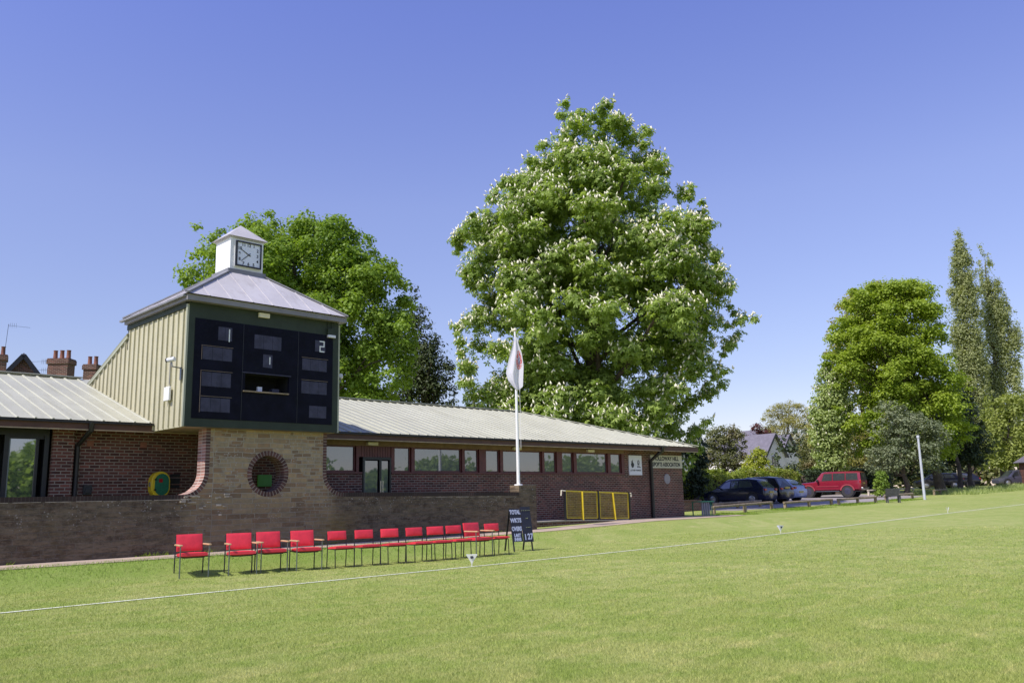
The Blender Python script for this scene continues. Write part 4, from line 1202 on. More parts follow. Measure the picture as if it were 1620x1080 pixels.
def armchair():
    r = thing('red_armchair', '-', 'chair', (0, 0, 0)); w = .56; d = .48
    b = MB(); b.add(cushion(.49, .47, .075), Matrix.Translation((0, -.03, .435)) @ Matrix.Rotation(math.radians(-3), 4, 'X')); b.build('seat', M['vinyl'], r, smooth=50)
    b = MB(); b.add(cushion(.50, .33, .065), Matrix.Translation((0, .235, .66)) @ Matrix.Rotation(math.radians(80), 4, 'X')); b.build('backrest', M['vinyl'], r, smooth=50)
    b = MB(); b.box(-.2, .2, -.2, .18, .375, .398); b.build('seat_board', M['frame_black'], r)
    for s in (-1, 1):
        x = s * .275
        b = MB(); b.tube([(x, -.235, 0), (x, -.235, .615)], .0125, 8); b.build('leg', M['frame_grey'], r, smooth=50)
        b = MB(); b.tube([(x, .225, 0), (x, .205, .42), (x * .93, .265, .66), (x * .93, .285, .80)], .0125, 8); b.build('leg', M['frame_black'], r, smooth=50)
        b = MB(); b.box(x - .028, x + .028, -.30, .18, .612, .642); b.build('armrest', M['armwood'], r, bevel=.01)
    b = MB(); b.tube([(-.275, -.2, .40), (.275, -.2, .40)], .0115, 6); b.tube([(-.275, .17, .40), (.275, .17, .40)], .0115, 6)
    for s in (-1, 1): b.tube([(s * .272, -.235, .40), (s * .272, .21, .405)], .0115, 6)
    b.build('seat_frame', M['frame_black'], r)
    return r


def side_chair():
    r = thing('red_side_chair', '-', 'chair', (0, 0, 0))
    b = MB(); b.add(cushion(.46, .42, .05), Matrix.Translation((0, -.05, .435)) @ Matrix.Rotation(math.radians(-3), 4, 'X')); b.build('seat', M['vinyl'], r, smooth=50)
    b = MB(); b.add(cushion(.43, .19, .05), Matrix.Translation((0, .215, .685)) @ Matrix.Rotation(math.radians(82), 4, 'X')); b.build('backrest', M['vinyl'], r, smooth=50)
    for s in (-1, 1):
        x = s * .225
        b = MB(); b.tube([(x, -.22, 0), (x, -.20, .405)], .0115, 8); b.build('leg', M['frame_black'], r, smooth=50)
        b = MB(); b.tube([(x, .225, 0), (x, .20, .42), (x, .235, .66), (x, .24, .72)], .0115, 8); b.build('leg', M['frame_black'], r, smooth=50)
    b = MB(); b.tube([(-.225, -.2, .402), (.225, -.2, .402)], .0105, 6); b.tube([(-.225, .18, .402), (.225, .18, .402)], .0105, 6)
    for s in (-1, 1): b.tube([(s * .222, -.2, .402), (s * .222, .2, .405)], .0105, 6)
    b.build('seat_frame', M['frame_black'], r)
    return r


A_ = armchair(); B0 = side_chair(); used = {'A': False, 'B': False}
TH = [('A', 7.68, 16.89, -10, 'leftmost red armchair standing apart at the left end of the row'),
      ('A', 8.61, 16.66, -14, 'second red armchair from the left, beside the gap in the row'),
      ('A', 9.29, 16.65, -13, 'third red armchair from the left, its arm touching the next'),
      ('A', 9.96, 16.39, -9, 'fourth red armchair from the left, next to the low backed chairs'),
      ('B', 10.77, 16.28, -9, 'first low backed red chair right of the four armchairs'),
      ('B', 11.40, 16.17, -11, 'second low backed red chair right of the four armchairs'),
      ('B', 12.04, 16.07, -10, 'third low backed red chair right of the four armchairs'),
      ('B', 12.71, 15.99, -8, 'fourth low backed red chair right of the four armchairs'),
      ('B', 13.30, 15.95, -10, 'fifth low backed red chair right of the four armchairs'),
      ('B', 13.92, 15.97, -7, 'low backed red chair just left of the lone right hand armchair'),
      ('A', 14.52, 15.93, 3, 'lone red armchair among the low backed chairs near the scoring easel'),
      ('B', 15.16, 15.93, -6, 'last low backed red chair at the right end beside the easel')]
for k, x, y, a, lb in TH:
    src = A_ if k == 'A' else B0
    c = src if not used[k] else copy_tree(src); used[k] = True
    c.location = (x, y, G(x, y) - .008); c.rotation_euler = (0, 0, math.radians(a + random.uniform(-2.5, 2.5))); tag(c, lb, 'chair', 'red chairs set out in a row on the grass')

# ------------------------------------------------------------------ scoring easel
EZ = (16.50, 16.45); ea = math.radians(-14)
r_ = thing('score_easel', 'black folding score board on legs at the right end of the chairs', 'easel', (EZ[0], EZ[1], G(*EZ)), ea)
tl = math.radians(11)
Tm = Matrix.Rotation(-tl, 4, 'X')


def onboard(x, z, y=0.0):
    return tuple(Matrix.Translation((0, -.27, 0)) @ Tm @ Vector((x, y, z)))


b = MB(); bb = MB(); bb.box(-.33, -.02, -.015, .015, .26, 1.13); bb.box(.0, .30, -.028, .002, .24, 1.17); b.add(bb, Matrix.Translation((0, -.27, 0)) @ Tm)
b.build('board', M['board_black'], r_)
for x0, z0, x1 in ((-.30, .0, -.30), (.27, .0, .27)):
    b = MB(); b.bar(onboard(x0, -.01, .035), onboard(x1, 1.15, .035), .04, .025); b.build('leg', M['frame_black'], r_)
    b = MB(); b.bar((x0, .26, 0.0), (x1, -.03, 1.13), .04, .025); b.build('leg', M['frame_black'], r_)
for s, z, h in (('TOTAL', 1.03, .155), ('WKTS', .81, .155), ('OVERS', .59, .155), ('LAST', .42, .115), ('INNS', .315, .115)):
    b = MB(); b.add(text_mb(s, h, 0, xs=.66 if len(s) == 5 else .78, bold=.007), Matrix.Translation((0, -.27, 0)) @ Tm @ Matrix.Translation((-.175, -.018, z)) @ Matrix.Rotation(PI / 2, 4, 'X')); b.build('lettering', M['board_text'], r_)
for s, x, z in (('1', .06, .36), ('2', .165, .37), ('7', .25, .37)):
    b = MB(); b.add(text_mb(s, .21, 0, xs=.75, bold=.007), Matrix.Translation((0, -.27, 0)) @ Tm @ Matrix.Translation((x, -.031, z)) @ Matrix.Rotation(PI / 2, 4, 'X')); b.build('number_plate', M['board_text'], r_)
b = MB()
for z, xx in ((1.07, (.03, .09, .15, .20, .26)), (.86, (.14, .18)), (.62, (.12, .17, .22))):
    for x in xx:
        q = onboard(x, z, -.035); b.box(q[0] - .012, q[0] + .012, q[1] - .012, q[1] + .004, q[2] - .01, q[2] + .01)
b.build('hook', M['chrome'], r_)

# ------------------------------------------------------------------ boundary flags
for x, y, rz, lb in ((12.40, 13.80, -40, 'nearest small white triangular boundary marker in front of the chairs'), (26.3, 14.1, -10, 'middle small white boundary marker on the line before the rails'), (41.4, 13.95, 30, 'farthest small white boundary marker right of the lamp post')):
    root = thing('boundary_marker', lb, 'marker', (x, y, G(x, y)), math.radians(rz), 'small white boundary markers along the line')
    b = MB(); b.tube([(0, 0, 0), (0, 0, .1)], .008, 6); b.build('spike', M['white'], root)
    b = MB(); b.face([(0, 0, .05), (.12, -.05, .25), (-.12, -.05, .25)]); b.face([(0, 0, .05), (-.12, .05, .25), (.12, .05, .25)]); b.build('flap', M['white'], root, fixn=False)
    b = MB(); b.disc((0, -.045, .195), (0, -1, .25), .035, .035, 0, .004, 10); b.build('emblem', M['board_black'], root)

# ------------------------------------------------------------------ low timber rails


def rail(pts, hgt, label, m='timber', thick=.13, n=3, end=.12):
    p = [Vector((x, y, G(x, y))) for x, y in pts]
    root = thing('timber_rail', label, 'rail', tuple(p[0]), 0, 'low timber rails round the car park'); o = tuple(p[0])
    d = (p[-1] - p[0]).normalized()
    b = MB(); b.tube([p[0] - d * end + Vector((0, 0, hgt)), p[-1] + d * end + Vector((0, 0, hgt))], thick / 2, 10); b.build('rail_beam', M[m], root, o, smooth=50)
    for k in range(n):
        q = p[0].lerp(p[-1], k / (n - 1)); q.z = G(q.x, q.y)
        b = MB(); b.box(q.x - .07, q.x + .07, q.y - .07, q.y + .07, q.z - .1, q.z + hgt - thick * .35); b.build('post', M[m], root, o, bevel=.01)


rail([(35.7, 22.5), (43.6, 23.8)], .36, 'long low timber rail nearest the pavilion in front of the dark cars')
rail([(41.6, 26.2), (46.3, 26.0)], .33, 'low timber rail half hidden behind the front rail')
rail([(44.0, 23.2), (49.0, 22.9)], .33, 'low timber rail in front of the pale blue car')
rail([(49.0, 22.45), (53.6, 22.2)], .33, 'low timber rail in front of the red off roader')
rail([(56.2, 22.6), (61.2, 22.8)], .33, 'low timber rail behind the dark grey bench')
rail([(68.8, 24.0), (72.0, 24.2)], .35, 'short low timber rail right of the lamp post in the weeds')
rail([(67.4, 28.4), (72.5, 26.9)], .42, 'pale timber rail on the far side of the car park', 'white_rail', .12, 4)

# ------------------------------------------------------------------ lamp post, bench, bin, post
x, y = 58.85, 21.16; z = G(x, y)
r_ = thing('lamp_post', 'slim grey lamp post at the edge of the field', 'lamp post', (x, y, z)); o = (x, y, z)
b = MB(); b.tube([(x, y, z - .1), (x, y, z + 1.0), (x, y, z + 4.0)], [.09, .085, .065], 10); b.build('pole', M['grey_pole'], r_, o, smooth=50)
b = MB(); b.box(x - .085, x + .075, y - .08, y + .08, z + 4.0, z + 4.18); b.build('lamp_head', M['grey_pole'], r_, o, bevel=.03)
x, y = 53.2, 20.95; z = G(x, y)
r_ = thing('bench', 'small dark grey bench facing the field before the lamp post', 'bench', (x, y, z), math.radians(-52))
b = MB(); b.box(-.40, .42, -.10, .30, .40, .45); b.build('seat', M['bench_grey'], r_)
b = MB(); bb = MB(); bb.box(-.46, .30, -.02, .02, -.02, .44); b.add(bb, Matrix.Translation((0, -.12, .42)) @ Matrix.Rotation(.25, 4, 'X')); b.build('backrest', M['bench_grey'], r_)
for px, py in ((-.33, -.06), (.35, -.06), (-.33, .26), (.35, .26)):
    b = MB(); b.box(px - .03, px + .03, py - .03, py + .03, -.05, .40); b.build('leg', M['bench_grey'], r_)
x, y = 34.3, 22.15; z = G(x, y)
r_ = thing('slatted_bin', 'green framed litter bin with grey upright slats beside the pavilion corner', 'bin', (x, y, z), math.radians(-8))
b = MB(); b.box(-.46, .40, -.3, .3, .61, .65)
for px in (-.42, .36): b.box(px - .02, px + .02, .26, .30, 0, .6)
for px in (.20, .30): b.box(px - .011, px + .011, -.27, -.24, 0, .6)
b.build('frame', M['bin_green'], r_)
for k in range(4):
    b = MB(); b.box(-.42 + k * .145, -.33 + k * .145, -.27, -.23, .02, .598); b.build('slat', M['bin_slat'], r_)

x, y = 90.6, 29.1; z = G(x, y)
b = MB(); b.tube([(x, y, z - .1), (x - .06, y + .06, z + 1.3), (x - .13, y + .13, z + 2.6)], [.10, .09, .08], 8)
tag(b.build('wooden_post', M['white_rail'], None, (x, y, z), smooth=50), 'thin leaning pale post among the trees at the far right', 'post')

b = MB(); b.box(36.2, 41.0, 26.6, 26.85, .1, .98); b.box(36.2, 41.0, 26.57, 26.88, .983, 1.05)
tag(b.build('low_brick_wall', M['brick'], None, (38.6, 26.7, .4)), 'low dark brick wall behind the slatted litter bin', 'wall')

# ------------------------------------------------------------------ cars


def car(name, label, x, y, rz, paint, stn, W_, wheels, wr, sidewin, screen, rear, extra=None, cat='car'):
    """stn: list of (y, zbottom, zbelt, ztop, halfwidth at belt, halfwidth at top); the nose points to +Y"""
    root = thing(name, label, cat, (x, y, G(x, y) + .012), rz)
    b = MB(); rings = []
    for (yy, zb, zl, zt, wb, wt) in stn:
        h = [(0, zb), (wb * .86, zb), (wb * .97, zb + .10), (wb, zb + (zl - zb) * .55), (wb * .985, zl), (wt + (wb - wt) * .06, zl + (zt - zl) * .93), (wt * .9, zt), (0, zt + .02)]
        rings.append([(w, yy, z) for w, z in h])
    for s in (-1, 1):
        for i in range(len(rings) - 1):
            for j in range(7):
                q = [rings[i][j], rings[i + 1][j], rings[i + 1][j + 1], rings[i][j + 1]]
                b.face([(p[0] * s, p[1], p[2]) for p in q])
        for e in (0, -1):
            b.face([(p[0] * s, p[1], p[2]) for p in rings[e]])
    body = b.build('body', paint, root, smooth=38)

    def at(yy, t):
        """side surface point at station y, fraction t from belt to top"""
        for a, c in zip(stn, stn[1:]):
            lo, hi = sorted((a[0], c[0]))
            if lo - 1e-6 <= yy <= hi + 1e-6:
                f = (yy - a[0]) / (c[0] - a[0]) if c[0] != a[0] else 0
                zl, zt, wb, wt = [a[k] + (c[k] - a[k]) * f for k in (2, 3, 4, 5)]
                w0 = wb * .985; w1 = wt + (wb - wt) * .06
                return w0 + (w1 - w0) * t, zl + (zt - zl) * .93 * t
    for s in (-1, 1):
        for poly in sidewin:
            b = MB(); b.face([(s * (at(yy, t)[0] + .012), yy, at(yy, t)[1]) for yy, t in poly])
            b.build('side_window', M['carglass'], root, fixn=False)
    for nm, q in (('windscreen', screen), ('rear_window', rear)):
        (ya, za, wa), (yb_, zb_, wb_) = q
        dn = Vector((0, za - zb_, yb_ - ya)); dn = Vector((0, -(zb_ - za), (yb_ - ya))).normalized()
        if dn.z < 0: dn = -dn
        b = MB(); b.face([tuple(Vector(p) + dn * .014) for p in ((-wa, ya, za), (wa, ya, za), (wb_, yb_, zb_), (-wb_, yb_, zb_))]); b.build(nm, M['carglass'], root, fixn=False)
    for yy in wheels:
        for s in (-1, 1):
            b = MB(); b.disc((s * (W_ - .012), yy, wr + .02), (s, 0, 0), wr * 1.16, wr * 1.16, -.2, .016, 24); b.build('wheel_arch', M['black'], root, smooth=40)
            b = MB(); b.tube([(s * (W_ - .20), yy, wr), (s * (W_ - .03), yy, wr), (s * (W_ + .028), yy, wr), (s * (W_ + .03), yy, wr)], [wr * .97, wr, wr * .93, wr * .7], 24)
            wl = b.build('wheel', M['tyre'], root, smooth=40)
            b = MB(); b.disc((s * (W_ + .028), yy, wr), (s, 0, 0), wr * (.62 if wr < .4 else .55), wr * (.56 if wr < .4 else .42), 0, .012, 20)
            b.build('rim', M['rim' if wr < .4 else 'slot'], wl, smooth=40)
    if extra: extra(root)
    return root


def lamps(root, pts, name, m):
    for p in pts:
        b = MB(); b.box(*p); b.build(name, M[m], root, bevel=.015)


def estate(L, H, hatch=.35, Wd=.9, hood=.95):
    a = L / 2
    st = [(-a, .35, .75, .80, Wd * .88, Wd * .80), (-a + .06, .28, .86, .93, Wd * .95, Wd * .86), (-a + .12, .25, .95, 1.02, Wd * .97, Wd * .84), (-a + hatch + .2, .22, 1.0, H - .08, Wd * .99, Wd * .70), (-a + 1.2, .22, 1.0, H, Wd, Wd * .72),
          (.25, .22, .98, H - .01, Wd, Wd * .71), (.55, .22, .97, H - .10, Wd, Wd * .70), (1.25, .22, hood, hood + .03, Wd, Wd * .82), (a - .55, .22, hood - .10, hood - .06, Wd * .97, Wd * .78), (a - .15, .25, hood - .22, hood - .19, Wd * .90, Wd * .7), (a, .30, hood - .36, hood - .33, Wd * .78, Wd * .6)]
    sw_ = [[(-a + .75, .10), (-a + 1.75, .08), (-a + 1.75, .86), (-a + 1.0, .84)], [(-a + 1.82, .08), (.10, .06), (.10, .86), (-a + 1.82, .87)], [(.17, .06), (.95, .06), (.52, .80), (.17, .86)]]
    return st, sw_, ((.62, H - .10, Wd * .62), (1.20, hood + .06, Wd * .76)), ((-a + hatch + .16, H - .14, Wd * .60), (-a + .16, 1.06, Wd * .74))


def dark_rear(plate_z=.72, Ly=-2.3, tw_=.78):
    def f(root):
        lamps(root, [(-.82, -.58, Ly - .02, Ly + .16, .82, .96), (.58, .82, Ly - .02, Ly + .16, .82, .96)], 'tail_lamp', 'tail')
        b = MB(); b.box(-.26, .26, Ly - .03, Ly + .05, plate_z - .055, plate_z + .055); b.build('number_plate', M['plate'], root)
        lamps(root, [(-.74, -.5, -Ly - .28, -Ly - .12, .56, .68), (.5, .74, -Ly - .28, -Ly - .12, .56, .68)], 'headlamp', 'headlamp')
        for s in (-1, 1):
            b = MB(); b.box(s * 1.02 - .09, s * 1.02 + .09, .80, .92, 1.0, 1.13); b.build('door_mirror', M['black'], root, bevel=.02)
    return f


st, sw_, scr, rw = estate(4.4, 1.60, .42, .92)
car('parked_car', 'navy blue estate car nearest the pavilion, parked behind the long rail', 49.3, 29.1, math.radians(2), M['car_navy'], st, .93, (-1.35, 1.4), .34, sw_, scr, rw, dark_rear(.74, -2.2))
st, sw_, scr, rw = estate(4.4, 1.68, .3, .93)
car('parked_car', 'black tall hatchback parked between the navy estate and pale blue car', 51.5, 29.1, math.radians(0), M['car_black'], st, .94, (-1.35, 1.35), .36, sw_, scr, rw, dark_rear(.95, -2.2))
st, sw_, scr, rw = estate(4.25, 1.48, .5, .89)
car('parked_car', 'pale blue silver hatchback half hidden behind the black car', 54.35, 29.5, math.radians(-2), M['car_silver'], st, .89, (-1.28, 1.3), .33, sw_, scr, rw, dark_rear(.62, -2.12))
# boxy red off-roader
a = 2.4
st = [(-a, .62, 1.10, 1.16, .90, .88), (-a + .05, .52, 1.16, 1.80, .93, .76), (-a + .25, .50, 1.18, 1.88, .95, .77), (-1.0, .48, 1.18, 1.90, .95, .78), (.2, .48, 1.17, 1.89, .95, .77), (.45, .48, 1.16, 1.82, .95, .75), (.95, .48, 1.14, 1.18, .95, .84), (1.9, .48, 1.06, 1.10, .94, .82), (2.28, .50, 1.0, 1.03, .92, .80), (2.38, .58, .92, .95, .88, .76)]
sw_ = [[(-2.2, .10), (-1.35, .10), (-1.35, .88), (-2.15, .88)], [(-1.28, .10), (-.42, .10), (-.42, .88), (-1.28, .88)], [(-.35, .10), (.42, .10), (.24, .88), (-.35, .88)]]


def lc(root):
    lamps(root, [(-.93, -.80, -2.41, -2.3, 1.0, 1.24), (.80, .93, -2.41, -2.3, 1.0, 1.24)], 'tail_lamp', 'tail')
    lamps(root, [(-.82, -.58, 2.30, 2.42, .78, .92), (.58, .82, 2.30, 2.42, .78, .92)], 'headlamp', 'headlamp')
    b = MB(); b.box(-.92, .92, -2.52, -2.38, .56, .70); b.build('rear_bumper', M['chrome'], root, bevel=.02)
    b = MB(); b.box(-.92, .92, 2.36, 2.50, .50, .66); b.build('front_bumper', M['chrome'], root, bevel=.02)
    b = MB(); b.box(-.25, .25, -2.415, -2.39, .95, 1.07); b.build('number_plate', M['plate'], root)
    for s in (-1, 1):
        b = MB(); b.box(s * 1.02 - .08, s * 1.02 + .08, -.86, .86, .44, .50); b.build('side_step', M['chrome'], root)
        b = MB(); b.box(*sorted((s * .952, s * .968)), -.80, .85, .80, .845); b.build('side_strip', M['pinkish'], root)
        b = MB(); b.box(s * 1.06 - .10, s * 1.06 + .10, .62, .76, 1.16, 1.34); b.build('door_mirror', M['black'], root, bevel=.02)
        for yy in (-1.42, 1.43):
            b = MB(); R_ = .53
            pa = [(yy + R_ * math.cos(t), .44 + R_ * math.sin(t)) for t in np.linspace(.15, PI - .15, 14)]; pb = [(yy + (R_ - .09) * math.cos(t), .44 + (R_ - .09) * math.sin(t)) for t in np.linspace(PI - .15, .15, 14)]
            b.prism(pa + pb, 'x', *sorted((s * .93, s * 1.02))); b.build('wheel_flare', M['pinkish'], root)
    b = MB(); b.tube([(.2, -2.62, .95), (.2, -2.40, .95)], .34, 18) if False else None
    b = MB(); b.box(-.9, .9, -2.2, 2.2, .40, .475); b.build('chassis', M['black'], root)


car('red_off_roader', 'boxy dark red off road car parked side on near the hedge', 63.1, 29.4, math.radians(10), M['car_red'], st, .955, (-1.42, 1.43), .45, sw_, ((.50, 1.80, .66), (.92, 1.20, .78)), ((-2.37, 1.76, .66), (-2.41, 1.22, .78)), lc)
st, sw_, scr, rw = estate(4.4, 1.5, .4, .9)
car('parked_car', 'near black car in deep shade under the yellow green tree', 90.2, 31.0, math.radians(33), M['car_black'], st, .9, (-1.3, 1.3), .33, sw_, scr, rw, dark_rear(.7, -2.2))
car('parked_car', 'black car tail showing right of the shaded car beneath the tree', 92.6, 30.2, math.radians(24), M['car_black'], st, .9, (-1.3, 1.3), .33, sw_, scr, rw, dark_rear(.7, -2.2))
st, sw_, scr, rw = estate(4.5, 1.66, .25, .92)
car('parked_car', 'dark grey people carrier at the far right beside the brown shed', 102.2, 27.2, math.radians(44), M['car_grey'], st, .92, (-1.35, 1.4), .34, sw_, scr, rw, dark_rear(.7, -2.25))

# ------------------------------------------------------------------ shed
sh = (99.6, 21.8); z = G(*sh)
r_ = thing('timber_shed', 'brown timber shed cut off by the right edge of the picture', 'shed', (sh[0], sh[1], z), math.radians(-45))
b = MB(); b.prism([(-1.9, -.2), (1.9, -.2), (1.9, 2.7), (0, 3.75), (-1.9, 2.7)], 'y', 0, 5.0)
for k in range(18): b.box(-1.93, -1.902, .0, 5.0, .02 + k * .15, .14 + k * .15)
for k in range(18): b.box(-1.9, 1.9, -.03, -.002, .02 + k * .15, .14 + k * .15)
b.build('boarded_wall', M['shed_wood'], r_)
b = MB()
for s in (-1, 1): b.bar((s * 1.15, -.3, 3.14), (s * 1.15, 5.3, 3.14), 2.75, .08, up=(s * .484, 0, .875))
b.build('roof', M['slate'], r_)


# ------------------------------------------------------------------ houses
def house(name, label, loc, rz, w, d, hw, hr, wall, roof, chim=(), wins=(), over=.3, gable_wall=None):
    r = thing(name, label, 'house', loc, rz)
    b = MB(); b.prism([(-w / 2, -3), (w / 2, -3), (w / 2, hw), (0, hr), (-w / 2, hw)], 'y', 0, d); b.build('wall', M[wall], r)
    sl = (hr - hw) / (w / 2); b = MB(); e = over
    for s in (-1, 1):
        for dz in (.06, .20):
            pass
        p = [(s * (w / 2 + e), -e, hw - e * sl + .05), (0, -e, hr + .05), (0, d + e, hr + .05), (s * (w / 2 + e), d + e, hw - e * sl + .05)]
        q = [(a_, b_, c_ + .16) for a_, b_, c_ in p]
        b.face(p); b.face(q)
        for i in range(4):
            j = (i + 1) % 4; b.face([p[i], p[j], q[j], q[i]])
    rf = b.build('roof', M[roof], r)
    b = MB()
    for s in (-1, 1): b.bar((s * (w / 2 + e), -e - .03, hw - e * sl + .06), (0, -e - .03, hr + .06), .05, .26, up=(0, 0, 1))
    b.build('bargeboard', M['black'], rf)
    for (cx, cy, zt, cw, cd, pots) in chim:
        b = MB(); b.box(cx - cw / 2, cx + cw / 2, cy - cd / 2, cy + cd / 2, hw, zt - .32)
        b.box(cx - cw / 2 - .06, cx + cw / 2 + .06, cy - cd / 2 - .06, cy + cd / 2 + .06, zt - .32, zt - .06)
        b.box(cx - cw / 2 - .03, cx + cw / 2 + .03, cy - cd / 2 - .03, cy + cd / 2 + .03, zt - .06, zt)
        ch = b.build('chimney', M['brick'], r)
        for k in range(pots):
            px = cx + (k - (pots - 1) / 2) * cw / pots
            b = MB(); b.tube([(px, cy, zt), (px, cy, zt + .08), (px, cy, zt + .45), (px, cy, zt + .5)], [.14, .12, .105, .13], 10); b.build('chimney_pot', M['pot'], ch, smooth=40)
    for (x0, x1, z0, z1) in wins:
        b = MB()
        for q in ((x0, x1, z0, z0 + .08), (x0, x1, z1 - .08, z1), (x0, x0 + .08, z0 + .08, z1 - .08), (x1 - .08, x1, z0 + .08, z1 - .08), ((x0 + x1) / 2 - .03, (x0 + x1) / 2 + .03, z0 + .08, z1 - .08)): b.box(q[0], q[1], -.05, -.004, q[2], q[3])
        wf = b.build('window', M['black'], r)
        b = MB(); b.face([(x0 + .08, -.02, z0 + .08), (x1 - .08, -.02, z0 + .08), (x1 - .08, -.02, z1 - .08), (x0 + .08, -.02, z1 - .08)]); b.build('pane', M['carglass'], wf, fixn=False)
    return r


def aerial(root, x, y, z, h, side):
    b = MB(); b.tube([(x, y, z), (x + side * .12, y, z + h)], .012, 5); b.bar((x + side * .1, y, z + h * .97), (x + side * 1.2, y, z + h * .95), .012, .012)
    for k in range(4): b.bar((x + side * (.2 + k * .1), y, z + h - .2), (x + side * (.2 + k * .1), y, z + h + .08), .01, .01)
    b.build('tv_aerial', M['black'], root)


# two brick houses behind the left wing (their roofs only just hidden by the pavilion ridge)
def loc_(loc, rz, x, y):
    c, sn = math.cos(-rz), math.sin(-rz); dx, dy = x - loc[0], y - loc[1]
    return dx * c - dy * sn, dx * sn + dy * c


q = (14.95, 57.5, 1.2); a_ = math.radians(-15); p = loc_(q, a_, 12.75, 53.95)
h = house('brick_house', 'dark brick house behind the left roof showing a steep gable and one chimney', q, a_, 5.6, 8, 5.6, 9.35, 'brick', 'slate', chim=[(p[0], p[1], 8.75, .85, .8, 2)])
p = loc_(q, a_, 12.95, 53.75); aerial(h, p[0], p[1], 8.0, 2.55, 1)
a_ = math.radians(-45); q = (15.9, 54.5, 1.2); p1 = loc_(q, a_, 15.33, 51.49); p2 = loc_(q, a_, 17.3, 52.4)
h = house('brick_house', 'brick house behind the left roof showing two tall chimney stacks', q, a_, 7, 7, 5.0, 6.9, 'brick', 'slate', chim=[(p1[0], p1[1], 8.45, 1.12, .8, 3), (p2[0], p2[1], 8.42, .72, .7, 2)])
aerial(h, p1[0] - .62, p1[1], 7.2, 1.2, -1); aerial(h, p1[0] - .62, p1[1] + .05, 7.0, .9, -1)


# white gabled house beyond the hedge
house('white_house', 'white rendered house with slate roof and steep gable beyond the hedge', (102.1, 54.7, 1.45), math.radians(-5), 4.4, 9, 4.6, 7.15, 'render_wall', 'slate', wins=[(-.75, .55, 3.1, 4.4)], over=.35)
house('white_house', 'second slate roofed gable just right of the larger white house', (106.6, 55.0, 1.45), math.radians(-5), 4.2, 8, 4.6, 7.2, 'render_wall', 'slate', over=.3)
house('slate_house', 'dark slate roof rising behind the white gabled house', (111.5, 62.0, 1.45), math.radians(-8), 5, 5, 6.0, 8.5, 'render_wall', 'slate', over=.3)
house('tiled_house', 'low orange roofed house glimpsed between the shrubs left of the maple', (88.3, 40.0, 1.35), math.radians(-50), 4.5, 6, 2.3, 3.6, 'render_wall', 'orange_tile')
house('tiled_house', 'orange roofed house glimpsed under the chestnut beside the pavilion corner', (60.0, 43.5, .95), math.radians(-45), 5.0, 6, 1.4, 3.0, 'brick', 'orange_tile')

# ------------------------------------------------------------------ trees
CH = [(24.5, -0.7, 2.0), (23.9, -1.8, 2.7), (23.3, -2.2, 2.7), (22.2, -2.3, 4.5), (21.1, -2.6, 4.3), (20.3, -3.4, 5.1), (19.3, -5.2, 6.1), (18.0, -5.7, 6.8), (17.0, -6.9, 7.8), (15.8, -7.8, 7.7), (14.6, -7.6, 7.7), (13.5, -7.2, 8.0), (12.5, -6.1, 8.5), (11.8, -6.7, 8.4), (11.0, -8.1, 9.2), (9.8, -7.6, 9.0), (8.9, -7.6, 8.2), (7.8, -7.4, 7.7), (6.7, -7.4, 7.4), (5.6, -7.1, 6.8), (4.2, -6.3, 6.6), (3.1, -4.8, 6.2), (2.1, -3.1, 5.3), (1.2, -3.8, 5.6)]
tree('chestnut_tree', 'huge flowering horse chestnut with white candles behind the pavilion', 'tree', (37.1, 31.1, 0.50), CH, M['leaf_chestnut'], 410, (.75, 1.5), 175, .225, 1, wid=.45, fan=5, depth=.75, trunk_r=.5, edge=150, blossom=17000, limbs=24, up=.6, trunk_top=.86, droop=.35, edge_r=.45, shell=.44)
LI = [(16.7, -2.1, 1.5), (16.2, -2.6, 2.2), (15.4, -5.3, 3.2), (14.7, -6.0, 4.1), (14.0, -6.6, 4.8), (13.4, -7.2, 5.2), (12.7, -6.9, 5.7), (11.6, -6.5, 5.9), (10.1, -6.1, 6.2), (9.0, -5.7, 6.3), (7.6, -5.3, 6.0), (6.6, -4.9, 5.5), (5.5, -4.5, 4.8)]
tree('lime_tree', 'bright green leafy tree behind the clock tower', 'tree', (24.5, 40.8, .7), LI, M['leaf_lime'], 330, (.7, 1.3), 420, .175, 2, wid=.8, depth=.8, trunk_r=.35, edge=100, limbs=18, shell=.5, edge_r=.5)
DK = [(14.8, -1.3, -0.8), (13.6, -1.7, 0.0), (11.8, -2.2, 0.8), (10.3, -2.6, 1.5), (8.9, -2.6, 2.1), (7.4, -2.6, 2.2), (5.9, -2.1, 2.1)]
tree('dark_tree', 'darker green tree between the bright green tree and the chestnut', 'tree', (34.9, 43.2, .7), DK, M['leaf_deep'], 70, (.7, 1.2), 150, .22, 3, wid=.5, trunk_r=.3, edge=60, limbs=20, edge_r=.5)
MA = [(18.6, -3.8, -0.7), (17.7, -6.1, 1.3), (16.6, -7.0, 1.6), (15.8, -7.5, 1.8), (14.6, -7.8, 2.2), (13.0, -8.8, 2.0), (11.3, -9.0, 2.3), (10.2, -9.0, 2.7), (9.1, -8.9, 3.1), (7.7, -8.9, 3.3), (6.4, -8.5, 2.8), (4.7, -8.1, 3.2), (3.7, -7.1, 3.0), (2.6, -4.6, 0.8)]
tree('maple_tree', 'broad yellow green maple in layered clumps right of the car park', 'tree', (76.6, 26.1, 1.0), MA, M['leaf_maple'], 230, (.8, 1.6), 480, .21, 4, wid=.8, flat=.58, trunk_r=.4, edge=50, limbs=34, up=.8, edge_r=.6, shell=.45)
tree('evergreen_tree', 'dark evergreen in shade below the maple and poplars', 'tree', (87.1, 26.9, 1.16), [(8.5, -0.7, 1.1), (6.7, -1.5, 2.1), (4.3, -2.4, 2.3), (2.0, -3.2, 1.6)], M['leaf_dark'], 60, (.7, 1.1), 130, .26, 5, trunk_r=.25, edge=30, limbs=10)
